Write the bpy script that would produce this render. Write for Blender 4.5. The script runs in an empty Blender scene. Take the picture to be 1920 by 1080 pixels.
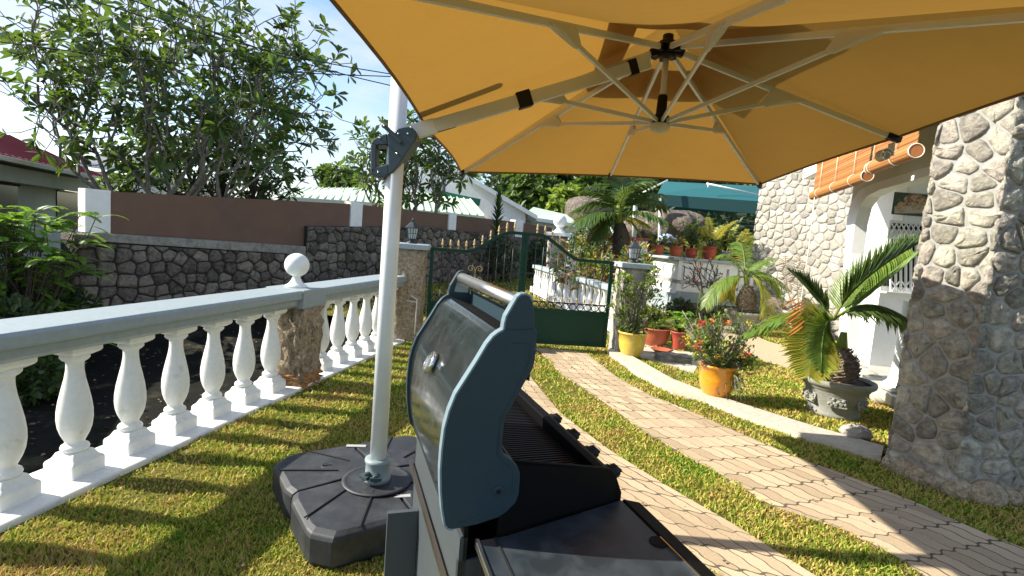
import bpy, math, random
import numpy as np
from math import sin, cos, pi, radians, sqrt, atan2
from mathutils import Matrix, Vector
random.seed(7); rng = np.random.default_rng(7)
scene = bpy.context.scene
COL = scene.collection
A = np.array
# ---------------------------------------------------------------- camera
F = 960.0; H = 1.6
_y, _p, _r = radians(8.8), radians(5.4), radians(4.6)
FW = A([-sin(_y)*cos(_p), cos(_y)*cos(_p), -sin(_p)])
_r0 = A([cos(_y), sin(_y), 0]); _u0 = np.cross(_r0, FW)
RT = _r0*cos(_r)+_u0*sin(_r); UP = np.cross(RT, FW); CO = A([0, 0, H])
cam = bpy.data.cameras.new('camera'); cam.lens = 18.0; cam.sensor_width = 36.0
cam.clip_start = 0.05; cam.clip_end = 2000
co = bpy.data.objects.new('camera', cam); COL.objects.link(co)
co.matrix_world = Matrix(((RT[0], UP[0], -FW[0], 0), (RT[1], UP[1], -FW[1], 0), (RT[2], UP[2], -FW[2], H), (0, 0, 0, 1)))
scene.camera = co
# ---------------------------------------------------------------- sky and sun
SUN = A([-0.985, -0.13, 0.715]); SUN = SUN/np.linalg.norm(SUN)
el = math.asin(SUN[2]); azim = atan2(SUN[0], SUN[1])
world = bpy.data.worlds.new('World'); scene.world = world; world.use_nodes = True
wn = world.node_tree.nodes; wl = world.node_tree.links; wn.clear()
sky = wn.new('ShaderNodeTexSky'); sky.sky_type = 'NISHITA'; sky.sun_disc = False
sky.sun_elevation = el; sky.sun_rotation = azim; sky.air_density = 1.0; sky.dust_density = 0.6; sky.ozone_density = 1.6
bg = wn.new('ShaderNodeBackground'); bg.inputs[1].default_value = 0.115
wo = wn.new('ShaderNodeOutputWorld')
tc = wn.new('ShaderNodeTexCoord'); mp = wn.new('ShaderNodeMapping'); mp.inputs['Scale'].default_value = (1.6, 1.6, 4.2)
mp.inputs['Location'].default_value = (0.3, 0.1, 0.2)
nz = wn.new('ShaderNodeTexNoise'); nz.inputs['Scale'].default_value = 1.7; nz.inputs['Detail'].default_value = 7; nz.inputs['Roughness'].default_value = .62
cr = wn.new('ShaderNodeValToRGB'); cr.color_ramp.elements[0].position = .46; cr.color_ramp.elements[1].position = .68
mx = wn.new('ShaderNodeMix'); mx.data_type = 'RGBA'; mx.inputs[7].default_value = (3.7, 3.95, 4.35, 1)
wl.new(tc.outputs['Generated'], mp.inputs[0]); wl.new(mp.outputs[0], nz.inputs['Vector']); wl.new(nz.outputs['Fac'], cr.inputs[0])
wl.new(cr.outputs[0], mx.inputs[0]); wl.new(sky.outputs[0], mx.inputs[6]); wl.new(mx.outputs[2], bg.inputs[0]); wl.new(bg.outputs[0], wo.inputs[0])
sl = bpy.data.lights.new('sun', 'SUN'); sl.energy = 5.0; sl.angle = radians(0.5); sl.color = (1, .94, .82)
so = bpy.data.objects.new('sun', sl); COL.objects.link(so)
so.rotation_euler = Vector(tuple(-SUN)).to_track_quat('-Z', 'Y').to_euler()
scene.view_settings.view_transform = 'Standard'; scene.view_settings.look = 'None'
scene.view_settings.exposure = 1.1; scene.view_settings.gamma = 1
scene.render.engine = 'CYCLES'
# ---------------------------------------------------------------- point helpers (picture measurements to places in the world)
def ray(px, py): return FW+RT*(px-960)/F-UP*(py-540)/F
def atz(px, py, z=0.0):
    d = ray(px, py); return CO+d*((z-H)/d[2])
def atk(px, py, k): return CO+ray(px, py)*k
def atp(px, py, P, n):
    d = ray(px, py); P = A(P, float); n = A(n, float); return CO+d*(((P-CO)@n)/(d@n))
def aty(px, py, y): d = ray(px, py); return CO+d*(y/d[1])
def V3(*a): return A(a, float)
def unit(v): v = A(v, float); return v/max(np.linalg.norm(v), 1e-9)
# ---------------------------------------------------------------- mesh builder
class MB:
    def __init__(s): s.v = []; s.f = []; s.s = []; s.n = 0
    def add(s, vs, fs, smooth=False):
        b = s.n; vs = np.asarray(vs, float).reshape(-1, 3)
        s.v.append(vs); s.n += len(vs)
        for f in fs: s.f.append(tuple(int(i)+b for i in f)); s.s.append(smooth)
        return s
    def box(s, c, size, U=None, rz=0.0):
        c = A(c, float); h = A(size, float)/2
        if U is None: M = A([[cos(rz), sin(rz), 0], [-sin(rz), cos(rz), 0], [0, 0, 1]])
        else: M = A(U, float)
        vs = [c+M[0]*x*h[0]+M[1]*y*h[1]+M[2]*z*h[2] for x in (-1, 1) for y in (-1, 1) for z in (-1, 1)]
        return s.add(vs, [(0, 1, 3, 2), (4, 6, 7, 5), (0, 4, 5, 1), (2, 3, 7, 6), (0, 2, 6, 4), (1, 5, 7, 3)])
    def bar(s, a, b, w, h=None, up=(0, 0, 1)):
        a = A(a, float); b = A(b, float); h = h or w; d = unit(b-a); x = unit(np.cross(d, up)); y = np.cross(x, d)
        return s.box((a+b)/2, (w, np.linalg.norm(b-a), h), U=[x, d, y])
    def tube(s, path, rad, n=8, cap=True, smooth=True):
        P = A(path, float); m = len(P)
        R = np.full(m, rad) if np.isscalar(rad) else A(rad, float)
        T = np.gradient(P, axis=0); T /= np.maximum(np.linalg.norm(T, axis=1, keepdims=True), 1e-9)
        ref = V3(0, 0, 1) if abs(T[0][2]) < .9 else V3(1, 0, 0)
        x = unit(np.cross(T[0], ref)); vs = []
        an = np.arange(n)*2*pi/n
        for i in range(m):
            x = unit(x-T[i]*(x@T[i])); y = np.cross(T[i], x)
            vs.append(P[i]+R[i]*(np.cos(an)[:, None]*x+np.sin(an)[:, None]*y))
        fs = [(i*n+j, i*n+(j+1) % n, (i+1)*n+(j+1) % n, (i+1)*n+j) for i in range(m-1) for j in range(n)]
        s.add(np.concatenate(vs), fs, smooth)
        if cap:
            b = s.n-m*n; s.f.append(tuple(b+j for j in reversed(range(n)))); s.s.append(False)
            s.f.append(tuple(b+(m-1)*n+j for j in range(n))); s.s.append(False)
        return s
    def lathe(s, prof, o=(0, 0, 0), n=24, smooth=True, sq=0.0, rz=0.0, scale=(1, 1)):
        o = A(o, float); vs = []; an = np.arange(n)*2*pi/n+rz
        for r, z in prof:
            for t in an: vs.append(o+V3(r*cos(t)*scale[0], r*sin(t)*scale[1], z))
        m = len(prof)
        fs = [(i*n+j, i*n+(j+1) % n, (i+1)*n+(j+1) % n, (i+1)*n+j) for i in range(m-1) for j in range(n)]
        s.add(vs, fs, smooth); b = s.n-m*n
        if prof[0][0] > 1e-4: s.f.append(tuple(b+j for j in reversed(range(n)))); s.s.append(False)
        if prof[-1][0] > 1e-4: s.f.append(tuple(b+(m-1)*n+j for j in range(n))); s.s.append(False)
        return s
    def prism(s, pts, thick, smooth=False):
        """pts: world points of a flat outline; extruded by the vector thick"""
        P = A(pts, float); t = A(thick, float); n = len(P)
        fs = [tuple(range(n)), tuple(range(2*n-1, n-1, -1))]+[(i, i+n, (i+1) % n+n, (i+1) % n) for i in range(n)]
        return s.add(np.concatenate([P, P+t]), fs, smooth)
    def sphere(s, c, r, n=20, m=12, scale=(1, 1, 1)):
        prof = [(r*sin(pi*i/m)*1.0, -r*cos(pi*i/m)*scale[2]) for i in range(m+1)]
        prof[0] = (0, prof[0][1]); prof[-1] = (0, prof[-1][1])
        return s.lathe(prof, c, n, scale=scale[:2])
    def leaf(s, P, D, N, L, W, fold=.15, droop=0.0):
        """one folded leaf, widest past the middle"""
        D = unit(D); S = unit(np.cross(D, N)); N2 = np.cross(S, D)
        e = P+D*L-V3(0, 0, droop*L)
        a = P+D*L*.4+S*W*.40+N2*W*fold-V3(0, 0, droop*L*.2); b = P+D*L*.74+S*W*.5+N2*W*fold-V3(0, 0, droop*L*.5)
        c = P+D*L*.74-S*W*.5+N2*W*fold-V3(0, 0, droop*L*.5); d = P+D*L*.4-S*W*.40+N2*W*fold-V3(0, 0, droop*L*.2)
        return s.add([P, a, b, e, c, d], [(0, 1, 2, 3), (0, 3, 4, 5)])
    def blade(s, P, D, N, L, W, droop=0.0):
        D = unit(D); S = unit(np.cross(D, N)); N2 = np.cross(S, D)
        m = P+D*L*.45-V3(0, 0, droop*L*.25)
        return s.add([P-S*W*.25, m-S*W*.5, P+D*L-V3(0, 0, droop*L), m+S*W*.5, P+S*W*.25, m-N2*W*.18], [(0, 1, 5), (1, 2, 5), (2, 3, 5), (3, 4, 5), (4, 0, 5)])
    def build(s, name, mat, parent=None, bevel=0, seg=2, subsurf=0, autosmooth=False):
        V = np.concatenate(s.v) if s.v else np.zeros((0, 3))
        if parent is not None: V = V-A(wloc(parent))
        me = bpy.data.meshes.new(name); me.from_pydata(V.tolist(), [], s.f)
        me.polygons.foreach_set('use_smooth', s.s); me.validate(); me.update()
        if mat: me.materials.append(mat)
        o = bpy.data.objects.new(name, me); COL.objects.link(o)
        if parent is not None: o.parent = parent
        if bevel:
            m = o.modifiers.new('bevel', 'BEVEL'); m.width = bevel; m.segments = seg; m.limit_method = 'ANGLE'; m.angle_limit = radians(40)
        if subsurf:
            m = o.modifiers.new('smooth', 'SUBSURF'); m.levels = subsurf; m.render_levels = subsurf
        return o
def wloc(o):
    p = Vector((0, 0, 0))
    while o is not None: p += o.location; o = o.parent
    return tuple(p)
def tag(o, label=None, cat=None, group=None, kind=None):
    if label: o['label'] = label
    if cat: o['category'] = cat
    if group: o['group'] = group
    if kind: o['kind'] = kind
    return o
def thing(name, loc, label, cat, group=None):
    o = bpy.data.objects.new(name, None); COL.objects.link(o); o.location = tuple(float(c) for c in loc); o.empty_display_size = .1
    return tag(o, label, cat, group)
def children_of(o): return [c for c in COL.objects if c.parent == o]
def dup(o, loc, rz=0.0, sc=1.0, label=None, parent=None):
    c = o.copy(); COL.objects.link(c); c.location = tuple(float(x) for x in loc); c.rotation_euler = (0, 0, rz); c.scale = (sc, sc, sc)
    if label: c['label'] = label
    def rec(src, dst):
        for ch in children_of(src):
            if ch is dst: continue
            k = ch.copy(); COL.objects.link(k); k.parent = dst; rec(ch, k)
    rec(o, c); return c
# ---------------------------------------------------------------- materials
def mat(name, col, rough=.7, metal=0, var=0, vs=8, bump=0, bs=60, bdist=.01, trans=0, tcol=None, island=0, spec=.5, col2=None, noise_mix=(.4, .65), coat=0, hue=0):
    m = bpy.data.materials.new(name); m.use_nodes = True; N = m.node_tree.nodes; L = m.node_tree.links
    b = N['Principled BSDF']; b.inputs['Roughness'].default_value = rough; b.inputs['Metallic'].default_value = metal
    b.inputs['Specular IOR Level'].default_value = spec; b.inputs['Coat Weight'].default_value = coat
    geo = N.new('ShaderNodeNewGeometry'); tcn = N.new('ShaderNodeTexCoord')
    c4 = tuple(col)+(1,)
    rgb = N.new('ShaderNodeRGB'); rgb.outputs[0].default_value = c4; out = rgb.outputs[0]
    def noise(scale, det=5):
        n = N.new('ShaderNodeTexNoise'); n.inputs['Scale'].default_value = scale; n.inputs['Detail'].default_value = det
        n.inputs['Roughness'].default_value = .6; L.new(geo.outputs['Position'], n.inputs['Vector']); return n
    if col2:
        n = noise(vs); r = N.new('ShaderNodeMapRange'); r.inputs[1].default_value = noise_mix[0]; r.inputs[2].default_value = noise_mix[1]
        L.new(n.outputs['Fac'], r.inputs[0]); x = N.new('ShaderNodeMix'); x.data_type = 'RGBA'; x.inputs[7].default_value = tuple(col2)+(1,)
        L.new(r.outputs[0], x.inputs[0]); L.new(out, x.inputs[6]); out = x.outputs[2]
    if var or island:
        h = N.new('ShaderNodeHueSaturation'); L.new(out, h.inputs['Color']); ma = N.new('ShaderNodeMath'); ma.operation = 'ADD'; ma.inputs[0].default_value = 0; ma.inputs[1].default_value = 1
        if var:
            n = noise(vs*2.3); r = N.new('ShaderNodeMapRange'); r.inputs[1].default_value = .3; r.inputs[2].default_value = .7; r.inputs[3].default_value = -var; r.inputs[4].default_value = var
            L.new(n.outputs['Fac'], r.inputs[0]); L.new(r.outputs[0], ma.inputs[0])
        o2 = ma.outputs[0]
        if island:
            r2 = N.new('ShaderNodeMapRange'); r2.inputs[3].default_value = -island; r2.inputs[4].default_value = island; L.new(geo.outputs['Random Per Island'], r2.inputs[0])
            m2 = N.new('ShaderNodeMath'); m2.operation = 'ADD'; L.new(o2, m2.inputs[0]); L.new(r2.outputs[0], m2.inputs[1]); o2 = m2.outputs[0]
            if hue:
                wn_ = N.new('ShaderNodeTexWhiteNoise'); wn_.noise_dimensions = '1D'; L.new(geo.outputs['Random Per Island'], wn_.inputs['W'])
                r3 = N.new('ShaderNodeMapRange'); r3.inputs[3].default_value = .5-hue; r3.inputs[4].default_value = .5+hue*.6; L.new(wn_.outputs['Value'], r3.inputs[0]); L.new(r3.outputs[0], h.inputs['Hue'])
        L.new(o2, h.inputs['Value']); out = h.outputs[0]
    L.new(out, b.inputs['Base Color'])
    if bump:
        n = noise(bs, 6); bp = N.new('ShaderNodeBump'); bp.inputs['Strength'].default_value = bump; bp.inputs['Distance'].default_value = bdist
        L.new(n.outputs['Fac'], bp.inputs['Height']); L.new(bp.outputs[0], b.inputs['Normal'])
    if trans:
        t = N.new('ShaderNodeBsdfTranslucent'); ms = N.new('ShaderNodeMixShader'); ms.inputs[0].default_value = trans
        if tcol: t.inputs[0].default_value = tuple(tcol)+(1,)
        else: L.new(out, t.inputs[0])
        L.new(b.outputs[0], ms.inputs[1]); L.new(t.outputs[0], ms.inputs[2]); L.new(ms.outputs[0], N['Material Output'].inputs['Surface'])
    return m
M = {}
M['white'] = mat('white_paint', (.80, .80, .77), .5, var=.05, vs=14, col2=(.52, .50, .43), noise_mix=(.60, .85), bump=.25, bs=120, bdist=.003)
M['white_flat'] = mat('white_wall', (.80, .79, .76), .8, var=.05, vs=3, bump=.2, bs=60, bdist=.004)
M['wallgrey'] = mat('greyish_white_paint', (.74, .75, .72), .8, var=.04, vs=3)  # slightly cooler, greyer white for gutters, eaves, grilles and linings
M['rail'] = mat('rail_paint', (.27, .32, .335), .5, var=.08, vs=10, bump=.35, bs=150, bdist=.004)
M['cap'] = mat('cap_paint', (.33, .38, .40), .55, var=.08, vs=10, bump=.3, bs=120, bdist=.004)
M['greybase'] = mat('grey_paint', (.30, .35, .36), .7, var=.06, vs=6)
M['rubble'] = mat('dark_rubble_stone', (.19, .165, .14), .9, spec=.2, var=.25, vs=9, island=.4, hue=.015, col2=(.075, .068, .06), noise_mix=(.5, .72), bump=.9, bs=24, bdist=.03)
M['rubble_gap'] = mat('dark_mortar', (.03, .027, .024), .95)
M['housestone'] = mat('pale_granite', (.36, .335, .285), .88, var=.18, vs=16, island=.28, hue=.02, bump=.8, bs=34, bdist=.02)
M['housemortar'] = mat('grey_mortar', (.27, .265, .24), .9, var=.1, vs=8, bump=.5, bs=60, bdist=.01)
M['pillarstone'] = mat('pillar_granite', (.32, .295, .235), .88, var=.22, vs=15, island=.36, hue=.025, col2=(.15, .135, .12), noise_mix=(.42, .72), bump=.8, bs=45, bdist=.015)
M['pillarmortar'] = mat('pale_mortar', (.29, .285, .26), .9, var=.12, vs=8, bump=.5, bs=50, bdist=.01)
M['pierstone'] = mat('pier_stone', (.42, .34, .235), .9, var=.35, vs=22, col2=(.22, .155, .09), noise_mix=(.42, .68), bump=1.0, bs=34, bdist=.03)
M['stain'] = mat('rust_stained_stone', (.42, .20, .07), .9, var=.3, vs=12, col2=(.25, .17, .1), bump=.8, bs=20, bdist=.03)
M['brown'] = mat('brown_render', (.16, .090, .060), .85, var=.08, vs=1.2, col2=(.135, .08, .056), noise_mix=(.45, .7), bump=.15, bs=40, bdist=.004)
M['ledge'] = mat('weathered_concrete', (.26, .25, .22), .9, var=.2, vs=7, col2=(.13, .12, .10), noise_mix=(.45, .75), bump=.4, bs=40, bdist=.01)
M['lawn'] = mat('lawn_soil', (.16, .13, .035), .95, spec=.1, var=.25, vs=30, col2=(.10, .12, .02), noise_mix=(.4, .6), bump=.8, bs=90, bdist=.02)
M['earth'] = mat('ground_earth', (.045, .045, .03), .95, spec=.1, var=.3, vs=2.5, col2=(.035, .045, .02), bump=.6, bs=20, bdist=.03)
M['lane'] = mat('shade_darkened_lane', (.010, .010, .008), .95, spec=.1, var=.3, vs=3, col2=(.06, .055, .035), noise_mix=(.56, .75), bump=.6, bs=30, bdist=.02)  # dark asphalt; the shade lying over the lane is put into this colour too
M['kerb'] = mat('kerb_concrete', (.47, .42, .34), .9, var=.15, vs=9, bump=.5, bs=70, bdist=.01)
M['tan'] = mat('tan_path', (.40, .30, .19), .95, var=.2, vs=12, bump=.5, bs=50, bdist=.01)
M['bark'] = mat('pale_bark', (.25, .235, .20), .9, var=.3, vs=10, col2=(.13, .12, .10), bump=.5, bs=40, bdist=.02)
M['darkbark'] = mat('dark_bark', (.07, .055, .04), .95, var=.3, vs=10, bump=.6, bs=40, bdist=.02)
M['frangi'] = mat('frangipani_leaf', (.040, .085, .020), .36, island=.75, hue=.05, trans=.24, tcol=(.20, .33, .035))
M['leaf_dark'] = mat('dark_leaf', (.032, .065, .015), .45, island=.55, hue=.03, trans=.22, tcol=(.09, .17, .02))
M['leaf_mid'] = mat('mid_leaf', (.065, .12, .022), .5, island=.5, hue=.04, trans=.3, tcol=(.19, .30, .04))
M['leaf_lime'] = mat('lime_leaf', (.16, .24, .03), .5, island=.4, hue=.04, trans=.35, tcol=(.36, .48, .05))
M['leaf_fern'] = mat('fern_leaf', (.15, .29, .03), .5, island=.45, hue=.03, trans=.4, tcol=(.30, .52, .04))
M['leaf_yellow'] = mat('yellow_leaf', (.40, .33, .04), .5, island=.4, hue=.04, trans=.3, tcol=(.6, .5, .08))
M['leaf_red'] = mat('red_leaf', (.28, .07, .05), .5, island=.4, hue=.03, trans=.3, tcol=(.5, .15, .08))
M['palm'] = mat('palm_leaflet', (.12, .20, .03), .4, island=.35, hue=.025, trans=.35, tcol=(.34, .46, .05))
M['palm_dark'] = mat('palm_leaflet_dark', (.06, .11, .024), .4, island=.45, hue=.03, trans=.25, tcol=(.18, .25, .04))
M['palm_yellow'] = mat('palm_leaflet_yellow', (.30, .33, .045), .45, island=.4, hue=.05, trans=.35, tcol=(.62, .52, .07))
M['palm_orange'] = mat('palm_leaflet_burnt', (.42, .20, .03), .5, island=.4, hue=.04, trans=.35, tcol=(.7, .34, .05))
M['deadleaf'] = mat('dry_frond', (.24, .19, .13), .8, island=.3, trans=.2)
M['flower_w'] = mat('white_petal', (.85, .84, .72), .6, trans=.3)
M['flower_r'] = mat('red_flower', (.62, .06, .03), .6, island=.3, trans=.2)
M['flower_o'] = mat('orange_flower', (.75, .22, .05), .6, island=.3, trans=.2)
M['flower_y'] = mat('yellow_flower', (.75, .55, .05), .6, island=.3, trans=.2)
M['terra'] = mat('terracotta', (.42, .105, .05), .6, var=.12, vs=10)
M['terra_dark'] = mat('red_clay', (.34, .055, .03), .5, var=.12, vs=10)
M['yellowglaze'] = mat('yellow_glaze', (.56, .42, .07), .3, var=.1, vs=9, coat=.3)
M['orangeglaze'] = mat('orange_glaze', (.68, .27, .02), .28, var=.12, vs=9, coat=.4)
M['concpot'] = mat('concrete_planter', (.24, .24, .205), .8, var=.15, vs=14, bump=.4, bs=60, bdist=.008)
M['soil'] = mat('potting_soil', (.10, .075, .05), .98, var=.3, vs=40, bump=1, bs=90, bdist=.02)
M['bulb'] = mat('palm_trunk_scales', (.22, .17, .12), .95, var=.3, vs=30, island=.4, bump=.8, bs=60, bdist=.01)
M['gate'] = mat('green_gate_paint', (.002, .040, .022), .5, var=.12, vs=8, spec=.3)
M['gold'] = mat('gold_paint', (.50, .37, .17), .4, var=.15, vs=30, metal=.2)
M['iron'] = mat('dark_iron', (.02, .028, .03), .45, var=.1, vs=30)
M['glass'] = mat('lantern_glass', (.55, .62, .64), .15, trans=.4, tcol=(.7, .75, .75))
M['pole'] = mat('white_metal_pole', (.74, .77, .78), .28, var=.03, vs=6, coat=.3)
M['rib'] = mat('champagne_aluminium', (.60, .63, .68), .35, metal=.15)
M['black'] = mat('black_plastic', (.004, .004, .005), .5, spec=.3)
M['clamp'] = mat('dark_green_plastic', (.028, .050, .055), .4, var=.05, vs=20)
M['collar'] = mat('grey_plastic_collar', (.22, .27, .28), .4)
M['basegrey'] = mat('charcoal_plastic_tank', (.020, .022, .025), .55, var=.3, vs=7, col2=(.042, .044, .047), noise_mix=(.45, .7), bump=.35, bs=180, bdist=.003)
M['groove'] = mat('black_groove', (.008, .008, .009), .7)
M['label'] = mat('pale_label_plate', (.36, .37, .35), .6)
M['cloth'] = mat('pale_cloth_pocket', (.82, .82, .80), .8, trans=.4, tcol=(.7, .6, .4), bump=.3, bs=90, bdist=.003)
M['fabric'] = mat('ochre_canopy_fabric', (.205, .112, .024), .85, var=.09, vs=2.5, trans=.22, tcol=(.54, .28, .048), bump=.25, bs=7, bdist=.03)
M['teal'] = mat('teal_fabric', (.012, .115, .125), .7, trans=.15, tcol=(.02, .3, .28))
M['lidside'] = mat('slate_blue_enamel', (.020, .040, .052), .45, var=.06, vs=14, spec=.35, bump=.15, bs=90, bdist=.001)
M['lid_sun_edge'] = mat('sunlit_edge_blue', (.16, .22, .25), .38)  # lid side blue made paler, to paint its sun-facing edge
M['chrome'] = mat('polished_chrome', (.75, .75, .74), .16, metal=1)
M['steel'] = mat('brushed_steel', (.55, .54, .51), .32, metal=1)
M['grey_sheet'] = mat('grey_cart_sheet', (.055, .066, .072), .45, var=.04, vs=6)
M['bronze'] = mat('bronze_strip', (.16, .13, .11), .3, metal=.8)
M['blackmetal'] = mat('matt_black_enamel', (.0015, .0015, .002), .6, spec=.15)
M['bamboo'] = mat('bamboo_slats', (.50, .22, .06), .55, island=.35, hue=.02, trans=.2)
M['cord'] = mat('white_cord', (.80, .74, .62), .8)
M['red_roof'] = mat('red_sheet_roof', (.25, .025, .035), .5, var=.08, vs=2)
M['green_roof'] = mat('pale_green_roof', (.50, .62, .46), .45, var=.06, vs=2)
M['green_trim'] = mat('green_fascia', (.02, .16, .09), .5)
M['grey_roof'] = mat('grey_roof', (.16, .17, .18), .6, var=.1, vs=3)
M['cream'] = mat('cream_render', (.58, .57, .47), .85, var=.05, vs=2)
M['rendergrey'] = mat('pale_green_render', (.52, .56, .52), .85, var=.06, vs=2)
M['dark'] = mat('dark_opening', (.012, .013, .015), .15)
M['boulder'] = mat('granite_boulder', (.20, .16, .125), .95, var=.3, vs=2, col2=(.10, .08, .065), bump=1, bs=4, bdist=.2)
M['forest'] = mat('hill_leaf', (.035, .075, .018), .6, island=.55, hue=.03, trans=.2, tcol=(.10, .19, .03))
M['hill'] = mat('hill_slope', (.018, .035, .012), .95, var=.4, vs=.4)
M['wire'] = mat('black_cable', (.012, .012, .014), .6)
M['blue'] = mat('blue_bag', (.10, .25, .62), .6, col2=(.7, .75, .8), vs=40, noise_mix=(.48, .52))
M['tile'] = mat('pale_porch_floor', (.50, .48, .42), .3)

# mirror-like dark lid skin
def lid_material():
    m = mat('black_lid_enamel', (.016, .021, .021), .2, metal=.0, spec=.7, coat=.4)
    N = m.node_tree.nodes; L = m.node_tree.links; b = N['Principled BSDF']; g = N.new('ShaderNodeNewGeometry')
    n = N.new('ShaderNodeTexNoise'); n.inputs['Scale'].default_value = 9; n.inputs['Detail'].default_value = 6; n.inputs['Distortion'].default_value = 1.6
    L.new(g.outputs['Position'], n.inputs['Vector']); r = N.new('ShaderNodeMapRange'); r.inputs[1].default_value = .35; r.inputs[2].default_value = .75
    r.inputs[3].default_value = .10; r.inputs[4].default_value = .34; L.new(n.outputs['Fac'], r.inputs[0]); L.new(r.outputs[0], b.inputs['Roughness'])
    b.inputs['Coat Roughness'].default_value = .12
    return m
M['lid'] = lid_material()
def shelf_material():
    m = mat('dark_side_shelf', (.030, .040, .050), .3, spec=.6)
    N = m.node_tree.nodes; L = m.node_tree.links; b = N['Principled BSDF']; g = N.new('ShaderNodeNewGeometry')
    n = N.new('ShaderNodeTexNoise'); n.inputs['Scale'].default_value = 14; n.inputs['Detail'].default_value = 8; n.inputs['Distortion'].default_value = .8
    L.new(g.outputs['Position'], n.inputs['Vector']); r = N.new('ShaderNodeValToRGB')
    r.color_ramp.elements[0].position = .4; r.color_ramp.elements[0].color = (.016, .022, .028, 1); r.color_ramp.elements[1].position = .8; r.color_ramp.elements[1].color = (.045, .055, .062, 1)
    L.new(n.outputs['Fac'], r.inputs[0]); L.new(r.outputs[0], b.inputs['Base Color'])
    r2 = N.new('ShaderNodeMapRange'); r2.inputs[3].default_value = .32; r2.inputs[4].default_value = .5; L.new(n.outputs['Fac'], r2.inputs[0]); L.new(r2.outputs[0], b.inputs['Roughness'])
    return m
M['shelf'] = shelf_material()

def math_node(N, L, op, a, b=None, c=None):
    n = N.new('ShaderNodeMath'); n.operation = op
    for i, x in enumerate((a, b, c)):
        if x is None: continue
        if isinstance(x, (int, float)): n.inputs[i].default_value = x
        else: L.new(x, n.inputs[i])
    return n.outputs[0]
def paver_material(rot):
    """tan concrete pavers with wavy joints; wider staggered joints run along the drive"""
    m = bpy.data.materials.new('wavy_tan_pavers'); m.use_nodes = True; N = m.node_tree.nodes; L = m.node_tree.links; b = N['Principled BSDF']
    g = N.new('ShaderNodeNewGeometry'); mpn = N.new('ShaderNodeUVMap'); mpn.uv_map = 'along'
    sp = N.new('ShaderNodeSeparateXYZ'); L.new(mpn.outputs[0], sp.inputs[0]); x, y = sp.outputs[0], sp.outputs[1]
    def mm(op, a, bb=None, c=None): return math_node(N, L, op, a, bb, c)
    ncoarse = N.new('ShaderNodeTexNoise'); ncoarse.inputs['Scale'].default_value = 3.0; L.new(g.outputs['Position'], ncoarse.inputs['Vector'])
    jig = mm('MULTIPLY', mm('SUBTRACT', ncoarse.outputs['Fac'], .5), .05)
    A_, B_ = .225, .1125               # brick length along the drive, width across it
    yw = mm('ADD', mm('ADD', y, jig), mm('MULTIPLY', mm('SINE', mm('MULTIPLY', x, 2*pi/.1125)), .012))
    row = mm('FLOOR', mm('DIVIDE', yw, A_)); fy = mm('FRACT', mm('DIVIDE', yw, A_))
    off = mm('MULTIPLY', mm('MODULO', row, 2.0), .5)
    xw = mm('ADD', mm('ADD', x, jig), mm('MULTIPLY', mm('SINE', mm('MULTIPLY', y, 2*pi/.1125)), .0055))
    fxr = mm('ADD', mm('DIVIDE', xw, B_), 0.0); fx = mm('FRACT', fxr); col = mm('FLOOR', fxr)
    dy = mm('MULTIPLY', mm('MINIMUM', fy, mm('SUBTRACT', 1.0, fy)), A_)
    dx = mm('MULTIPLY', mm('MINIMUM', fx, mm('SUBTRACT', 1.0, fx)), B_)
    nb = N.new('ShaderNodeTexNoise'); nb.inputs['Scale'].default_value = 55; nb.inputs['Detail'].default_value = 4; L.new(g.outputs['Position'], nb.inputs['Vector'])
    wob = mm('MULTIPLY', mm('SUBTRACT', nb.outputs['Fac'], .5), .006)
    n2 = N.new('ShaderNodeTexNoise'); n2.inputs['Scale'].default_value = 1.6; n2.inputs['Detail'].default_value = 5; L.new(g.outputs['Position'], n2.inputs['Vector'])
    open_ = mm('MULTIPLY', mm('MAXIMUM', mm('SUBTRACT', n2.outputs['Fac'], .40), 0.0), .022)
    d = mm('MINIMUM', mm('SUBTRACT', dy, .0020), mm('ADD', dx, .0006)); d = mm('SUBTRACT', mm('ADD', d, wob), open_)
    joint = N.new('ShaderNodeMapRange'); joint.inputs[1].default_value = .0002; joint.inputs[2].default_value = .003; L.new(d, joint.inputs[0])
    wn_ = N.new('ShaderNodeTexWhiteNoise'); wn_.noise_dimensions = '2D'; cb = N.new('ShaderNodeCombineXYZ'); L.new(row, cb.inputs[0]); L.new(col, cb.inputs[1]); L.new(cb.outputs[0], wn_.inputs['Vector'])
    n3 = N.new('ShaderNodeTexNoise'); n3.inputs['Scale'].default_value = 130; n3.inputs['Detail'].default_value = 3; L.new(g.outputs['Position'], n3.inputs['Vector'])
    val = mm('ADD', mm('ADD', mm('MULTIPLY', wn_.outputs['Value'], .34), mm('MULTIPLY', n2.outputs['Fac'], .35)), mm('MULTIPLY', n3.outputs['Fac'], .45))
    rp = N.new('ShaderNodeValToRGB'); e = rp.color_ramp.elements; e[0].position = .25; e[0].color = (.28, .20, .118, 1); e[1].position = .82; e[1].color = (.55, .425, .275, 1); L.new(val, rp.inputs[0])
    mxx = N.new('ShaderNodeMix'); mxx.data_type = 'RGBA'; mxx.inputs[6].default_value = (.10, .075, .045, 1); L.new(joint.outputs[0], mxx.inputs[0]); L.new(rp.outputs[0], mxx.inputs[7])
    L.new(mxx.outputs[2], b.inputs['Base Color']); b.inputs['Roughness'].default_value = .9
    hh = mm('ADD', joint.outputs[0], mm('MULTIPLY', n3.outputs['Fac'], .15)); bp = N.new('ShaderNodeBump'); bp.inputs['Strength'].default_value = .7; bp.inputs['Distance'].default_value = .008
    L.new(hh, bp.inputs['Height']); L.new(bp.outputs[0], b.inputs['Normal'])
    return m
M['paver'] = paver_material(radians(-9))
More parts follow.
